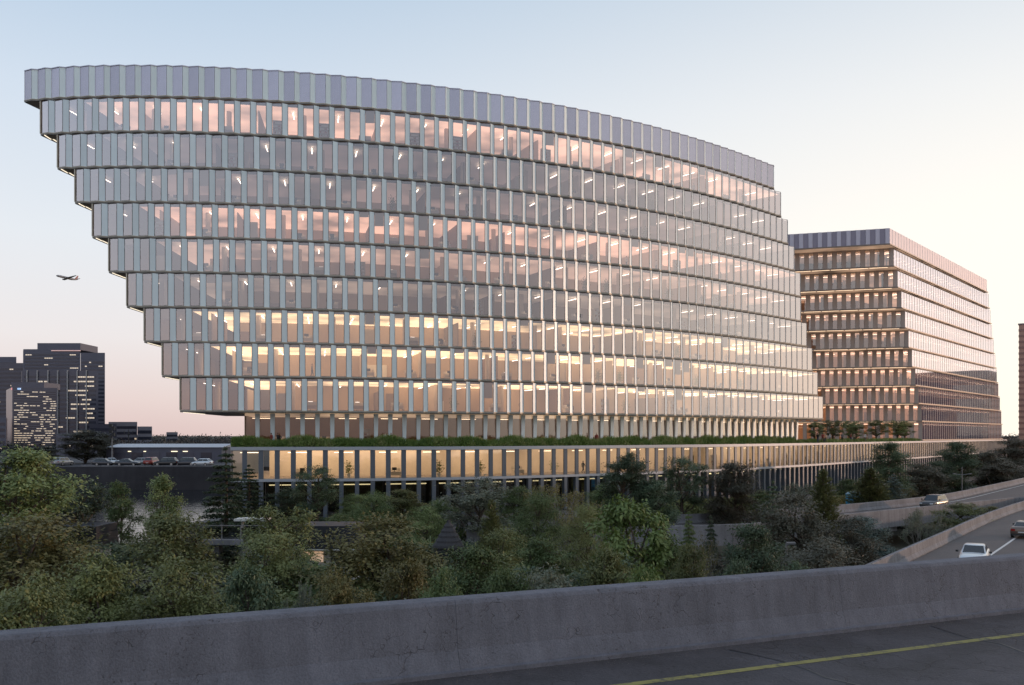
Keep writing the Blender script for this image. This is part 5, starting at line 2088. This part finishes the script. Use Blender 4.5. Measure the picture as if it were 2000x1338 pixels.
far_building('low_office', 'dark low block with a lamp lit roof edge', [P_(175, 385), P_(175, 380), P_(228, 380), P_(228, 400)], (HY - 828) * 380 / F, M_SKY2, [(1, 3, lambda r, x: .1, .3, .9)])
far_building('low_office', 'grey concrete office with stair tower above the warehouse', [P_(212, 430), P_(212, 420), P_(268, 420), P_(268, 445)], (HY - 824) * 420 / F, M_SKY3, [(1, 4, lambda r, x: .03, .1, .9)])
far_building('low_office', 'lower grey wing beside the concrete office', [P_(268.5, 425), P_(268.5, 418), P_(297, 418), P_(297, 440)], (HY - 833) * 418 / F, M_SKY3, [(1, 3, lambda r, x: .03, .1, .9)])
far_building('low_office', 'small cubic building on the horizon left of the tower', [P_(325, 520), P_(325, 512), P_(347, 512), P_(347, 530)], (HY - 844) * 512 / F, M_SKY3, [(1, 3, lambda r, x: .0, .1, .9)])

# warehouse on the quay
c0 = P_(208, 228)
wh = empty('warehouse', (c0[0], c0[1], QZ), 0, 'long low dark warehouse with a pale roof behind the parked cars', 'warehouse')
c1 = P_(428, 226)
wl_ = c1[0] - c0[0]
mb = MB()
mb.box(0, wl_, 0, 16, 0, 3.9)
mb.build('wall', [M_SKY1], wh)
mb = MB()
mb.add([(-.3, -.4, 3.92), (wl_ + .3, -.4, 3.92), (wl_ + .3, 8, 4.75), (-.3, 8, 4.75), (-.3, 16.4, 3.92), (wl_ + .3, 16.4, 3.92)], [(0, 1, 2, 3), (3, 2, 5, 4), (0, 3, 4), (1, 5, 2), (0, 4, 5, 1)])
mb.build('roof', [pmat('pale roof sheet', (.42, .43, .46), .5, .3, .1)], wh)
for k in range(6):
    m_ = MB()
    m_.box(2 + k * 4.4, 4.8 + k * 4.4, -.08, .02, .2, 2.6)
    m_.build('shutter', [M_WIN if k % 2 else M_SKY2], wh)
for k, (x, w_) in enumerate(((5.5, .8), (16.5, 1.6), (19.5, 1.2), (9.5, .6))):
    m_ = MB()
    m_.box(x, x + w_, -.16, -.085, 2.8, 2.95)
    m_.build('wall_lamp', [lampmat('warehouse lamp', (1, .8, .5), 2.0)], wh)

# masts
M_STEEL = pmat('galvanised steel', (.20, .20, .21), .5, .5, .1)
r_ = empty('signal_mast', atd(219, 212, QZ), 0, 'tall mast with clustered signal boxes at the edge of the quay', 'mast')
mb = MB()
mb.tube([(0, 0, 0), (0, 0, 9.4)], [.22, .13], 8)
mb.build('pole', [M_STEEL], r_)
for k, (x, z) in enumerate(((-.3, 9.2), (.32, 8.6), (-.34, 7.9), (.3, 7.2), (-.3, 6.6))):
    m_ = MB()
    m_.box(x - .32, x + .32, -.3, .3, z - .42, z + .42)
    m_.build('signal_box', [M_BLACK], r_)
r_ = empty('utility_pole', atd(251, 262, QZ), 0, 'thin pole with two forked arms behind the warehouse', 'pole')
mb = MB()
mb.tube([(0, 0, 0), (0, 0, 8.6)], [.16, .12], 6)
mb.build('pole', [M_BLACK], r_)
for s in (-1, 1):
    m_ = MB()
    m_.tube([(0, 0, 7.0), (s * 1.2, 0, 7.4), (s * 1.3, 0, 8.3)], .09, 5)
    m_.build('arm', [M_BLACK], r_)


def lamp_post(px, d, top, base, label, arms=1, reach=1.3):
    zt = (HY - top) * d / F
    r_ = empty('street_lamp', atd(px, d, base), 0, label, 'street lamp')
    h = zt - base
    m_ = MB()
    m_.tube([(0, 0, 0), (0, 0, h * .5), (0, 0, h)], [.11, .085, .06], 8)
    m_.build('pole', [M_STEEL], r_)
    for s in ((-1, 1) if arms == 2 else (1,)):
        m_ = MB()
        m_.tube([(0, 0, h * (.98 if arms == 1 else .82)), (s * reach, 0, h * (1.0 if arms == 1 else .84))], .05, 6)
        m_.build('arm', [M_STEEL], r_)
        m_ = MB()
        m_.box(s * reach - .25, s * reach + .25, -.14, .14, h * (1.0 if arms == 1 else .84) - .03, h * (1.0 if arms == 1 else .84) + .09)
        m_.build('lamp_head', [M_STEEL], r_)


lamp_post(1879, 148, 912, GZ, 'slim double armed lamp post behind the upper ramp', 2)
lamp_post(1536, 52, 1062, GZ, 'short lamp post among the dark trees right of centre', reach=.25)

# tower at the right edge, mirrored in the office block
a = P_(1990, 345)
zt = (HY - 632) * 345 / F
rt_ = empty('brick_tower', (a[0], a[1], GZ), R(-33), 'red brown banded tower cut by the right edge', 'building')
mb = MB()
mb.box(0, 22, 0, 22, 0, zt - GZ - .4)
mb.build('wall', [pmat('red brown brick', (.46, .27, .21), .85, 0, .2, .6)], rt_)
H_ = zt - GZ
for k in range(24):
    m_ = MB()
    z = 1.2 + k * (H_ - 2) / 24
    m_.box(-.12, 22.12, -.12, 22.12, z, z + .85)
    m_.build('floor_band', [pmat('dark window strip', (.26, .15, .13), .3, .2, .2, .3)], rt_)
mb = MB()
mb.box(-.3, 22.3, -.3, 22.3, H_ - .4, H_)
mb.build('coping', [M_SKY3], rt_)

# dark tower beyond the right edge; it shows as a mirror image in the office block
mt = empty('dark_tower', (271, 367, GZ), math.atan2(.76, .65), 'dark plum office tower mirrored in the glass of the straight office block', 'building')
mb = MB()
H_ = 30 - GZ
mb.prism([(0, 0), (3, -4), (60, -4), (75, 0), (75, -30), (0, -30)][::-1] if False else [(0, 0), (0, -30), (75, -30), (75, 0), (60, 4), (4, 4)][::-1], 0, H_)
mb.build('wall', [M_SKY2], mt)
for k in range(10):
    m_ = MB()
    z = 1.0 + k * 4.15
    m_.box(3, 62, 4.02, 4.2, z, z + .9)
    m_.build('floor_band', [pmat('plum spandrel', (.16, .09, .12), .5, .2, .1)], mt)
for k in range(14):
    m_ = MB()
    m_.box(5 + k * 4.1, 5.5 + k * 4.1, 4.21, 4.6, 0, H_ - .5)
    m_.build('pier', [pmat('plum spandrel', (.16, .09, .12), .5, .2, .1)], mt)

# ------------------------------------------------------------------ small buildings in the grove
M_ROOFD = pmat('dark roof tiles', (.022, .024, .032), .55, .1, .2, 3)
M_PALEW = pmat('pale render', (.45, .43, .40), .8, 0, .1)


def pavilion(px0, px1, top, d, label, lit):
    c = atd(px0, d, GZ)
    w_ = (px1 - px0) * d / F
    zt = (HY - top) * d / F - GZ
    r_ = empty('pavilion', c, 0, label, 'pavilion')
    m_ = MB()
    m_.box(0, w_, 0, 2.4, 0, zt - 1.6)
    m_.build('wall', [M_PALEW], r_)
    for k in range(3):
        m_ = MB()
        m_.box(-.3 - .05 * k, w_ + .3 + .05 * k, -.5 - .16 * k, 2.7, zt - .50 * (k + 1) + .02, zt - .50 * k)
        m_.build('roof_band', [M_ROOFD], r_)
    n = max(2, int(w_ / 1.3))
    for k in range(n):
        m_ = MB()
        m_.box(.3 + k * w_ / n, .3 + (k + .72) * w_ / n, -.04, .02, zt - 2.45, zt - 1.75)
        m_.build('window', [lampmat('pavilion window', (1, .60, .34), .35) if lit and k % 2 == 0 else M_WIN], r_)
    m_ = MB()
    m_.box(-.5, w_ + .5, -.95, -.85, zt - 1.56, zt - 1.49)
    m_.build('gutter', [M_PLATE], r_)


pavilion(100, 186, 1027, 60, 'dark banded pavilion between the trees below the canal', False)
pavilion(585, 690, 1026, 60, 'small dark roofed pavilion with a warm lit window in the grove', True)
# thatched kiosk
M_THATCH = pmat('grey thatch', (.05, .047, .05), .95, 0, .4, 8, .8, 30)
c = atd(876, 62, GZ)
zt = (HY - 1016) * 62 / F - GZ
k_ = empty('thatched_kiosk', c, R(20), 'small kiosk with a pointed grey thatched roof among the trees', 'kiosk')
for i in range(5):
    r0, r1 = 1.10 - i * .19, .86 - i * .19
    m_ = MB()
    m_.tube([(0, 0, zt - 1.85 + i * .33), (0, 0, zt - 1.70 + i * .33), (0, 0, zt - 1.45 + i * .33)], [r0, r0 * .97, max(.06, r1)], 14)
    m_.build('thatch_layer', [M_THATCH], k_)
m_ = MB()
m_.tube([(0, 0, zt - .25), (0, 0, zt)], [.16, .09], 8)
m_.build('finial', [M_THATCH], k_)
m_ = MB()
m_.tube([(0, 0, zt - 2.35), (0, 0, zt - 1.86)], [.95, 1.0], 14)
m_.build('eaves_board', [M_ROOFD], k_)
for i in range(4):
    a = i * 1.5708 + .4
    m_ = MB()
    m_.tube([(.75 * math.cos(a), .75 * math.sin(a), 0), (.75 * math.cos(a), .75 * math.sin(a), zt - 2.34)], .07, 6)
    m_.build('post', [M_BARK], k_)
# shelter and footbridge near the canal
sh = empty('shelter', atd(468, 68, GZ), 0, 'white flat roofed shelter beside the canal under the cedar', 'shelter')
zt = (HY - 1012) * 68 / F - GZ
m_ = MB()
m_.box(-.2, 2.2, -.8, .8, zt - .16, zt)
m_.build('roof', [M_PLATE], sh)
for x in (.15, 1.9):
    m_ = MB()
    m_.box(x, x + .16, -.1, .1, 0, zt - .161)
    m_.build('post', [M_PALEW], sh)
m_ = MB()
m_.box(.4, 1.8, .3, .36, zt - 2.2, zt - .3)
m_.build('back_panel', [M_CARGLASS], sh)
m_ = MB()
m_.box(-.75, -.3, -.2, .2, zt - 2.3, zt - 1.1)
o = m_.build('litter_bin', [pmat('blue bin', (.02, .06, .16), .5)], None, atd(468, 68, GZ))
tag(o, 'small blue bin beside the white shelter', 'bin')
fb = empty('footbridge', atd(395, 64, GZ), 0, 'low footbridge with glass railing crossing behind the trees', 'footbridge')
zt = (HY - 1055) * 64 / F - GZ
m_ = MB()
m_.box(0, 11, 0, 2, zt - .35, zt)
m_.build('deck', [M_CONC2], fb)
for k in range(9):
    m_ = MB()
    m_.box(k * 1.35, k * 1.35 + .06, .03, .09, zt, zt + 1.0)
    m_.build('post', [M_STEEL], fb)
    if k < 8:
        m_ = MB()
        m_.box(k * 1.35 + .08, k * 1.35 + 1.33, .05, .065, zt + .08, zt + .88)
        m_.build('railing_pane', [M_GLASSD], fb)
m_ = MB()
m_.box(-.1, 11, .02, .10, zt + 1.002, zt + 1.06)
m_.build('handrail', [M_STEEL], fb)
for x in (.6, 5.4, 10.2):
    m_ = MB()
    m_.box(x, x + .4, .6, 1.4, 0, zt - .351)
    m_.build('pier', [M_CONC2], fb)
# blue cabin
cb = empty('portable_toilet', atd(1669, 122, PZ), R(25), 'blue portable cabin between two conifers behind the upper ramp', 'portable toilet')
M_BLUE = pmat('blue plastic', (.04, .26, .46), .45, 0, .1)
m_ = MB()
m_.box(-.8, .8, -.8, .8, .1, 2.35)
m_.build('wall', [M_BLUE], cb)
m_ = MB()
m_.add([(-.86, -.86, 2.351), (.86, -.86, 2.351), (.86, .86, 2.351), (-.86, .86, 2.351), (-.5, -.5, 2.7), (.5, -.5, 2.7), (.5, .5, 2.7), (-.5, .5, 2.7)], [(0, 1, 5, 4), (1, 2, 6, 5), (2, 3, 7, 6), (3, 0, 4, 7), (4, 5, 6, 7), (3, 2, 1, 0)])
m_.build('roof', [pmat('pale blue plastic', (.20, .34, .42), .5)], cb)
m_ = MB()
m_.box(-.45, .45, -.84, -.803, .2, 2.2)
d_ = m_.build('door', [pmat('light blue plastic', (.06, .24, .38), .45)], cb)
m_ = MB()
m_.box(.30, .38, -.90, -.842, 1.0, 1.15)
m_.build('handle', [M_BLACK], d_)

# ------------------------------------------------------------------ airliner
M_AIR = pmat('airliner paint', (.24, .24, .26), .4, .2, .05)
M_AIRR = pmat('airliner red belly', (.34, .16, .14), .4, .2, .05)
DA = 1480.0
ap = empty('airliner', atd(131, DA, (HY - 543) * DA / F), R(-118), 'small airliner in the pale sky left of the tower', 'airplane')
ap.rotation_euler = (R(8), R(-4), R(-122))
m_ = MB()
m_.tube([(19, 0, -.3), (18, 0, -.2), (16, 0, 0), (11, 0, .1), (-8, 0, .1), (-15, 0, .7), (-19, 0, 1.4)], [.15, 1.0, 1.7, 2.0, 2.0, 1.2, .3], 14)
m_.build('fuselage', [M_AIR], ap, smooth=True)
for s in (1, -1):
    m_ = MB()
    m_.add([(4, s * 1.2, -1.0), (-3, s * 1.2, -1.0), (-6.2, s * 17, 1.4), (-4.2, s * 17, 1.4), (4, s * 1.2, -.5), (-3, s * 1.2, -.7), (-6.2, s * 17, 1.55), (-4.2, s * 17, 1.6)],
           [(0, 1, 2, 3), (7, 6, 5, 4), (0, 3, 7, 4), (1, 5, 6, 2), (3, 2, 6, 7), (0, 4, 5, 1)])
    m_.build('wing', [M_AIR], ap)
    m_ = MB()
    m_.tube([(4.6, s * 5.4, -1.9), (4.2, s * 5.4, -1.9), (1.5, s * 5.4, -1.8), (.3, s * 5.4, -1.7)], [.9, 1.1, 1.0, .5], 10)
    m_.build('engine', [M_BLACK], ap)
    m_ = MB()
    m_.add([(-14.5, s * .5, 1.0), (-18, s * .5, 1.2), (-19.6, s * 6.4, 1.9), (-18.2, s * 6.4, 1.9), (-14.5, s * .5, 1.25), (-18, s * .5, 1.4), (-19.6, s * 6.4, 2.0), (-18.2, s * 6.4, 2.0)],
           [(0, 1, 2, 3), (7, 6, 5, 4), (0, 3, 7, 4), (1, 5, 6, 2), (3, 2, 6, 7), (0, 4, 5, 1)])
    m_.build('tailplane', [M_AIR], ap)
m_ = MB()
m_.add([(-13, -.15, 1.6), (-18, -.15, 1.6), (-20.3, -.12, 8.2), (-18.4, -.12, 8.2), (-13, .15, 1.6), (-18, .15, 1.6), (-20.3, .12, 8.2), (-18.4, .12, 8.2)],
       [(0, 1, 2, 3), (7, 6, 5, 4), (0, 3, 7, 4), (1, 5, 6, 2), (3, 2, 6, 7), (0, 4, 5, 1)])
m_.build('tail_fin', [M_AIRR], ap)


# ------------------------------------------------------------------ far woods that close the horizon
def far_woods(name, x0, x1, d0, d1, h, n, mat, base, leaf, seed):
    g = np.random.default_rng(seed)
    k = n // 60
    d = g.uniform(d0, d1, k)
    cx = g.uniform(x0, x1, k)
    hh = h * g.uniform(.45, 1.0, k)
    C = []
    for i in range(k):
        X = (cx[i] - 1000) / F * d[i]
        r = hh[i] * .5
        p = g.normal(size=(60, 3)) * np.array([r * .6, r * .6, r * .38]) + np.array([X, d[i], base + hh[i] * .55])
        C.append(p)
    C = np.concatenate(C)
    C[:, 2] = np.maximum(C[:, 2], base + .2)
    m_ = len(C)
    me = leaves_mesh(name, C, rv(g, m_), rv(g, m_) + np.array([0, -.4, .6]), leaf * g.uniform(.6, 1.3, m_), leaf * .7)
    me.materials.append(mat)
    tag(obj(name, me), kind='stuff')


far_woods('far_woods', -60, 470, 300, 560, 5.5, 60000, leafmat('far leaves', (.018, .02, .022), (.035, .036, .036), (.06, .055, .05)), QZ, .8, 1)
far_woods('far_woods', 1750, 2120, 320, 620, 12, 60000, leafmat('far leaves warm', (.03, .02, .018), (.06, .04, .034), (.11, .07, .05)), GZ, 1.0, 2)
far_woods('far_woods', -700, 2600, 900, 1500, 15, 60000, MATS['far leaves'], GZ, 2.6, 3)
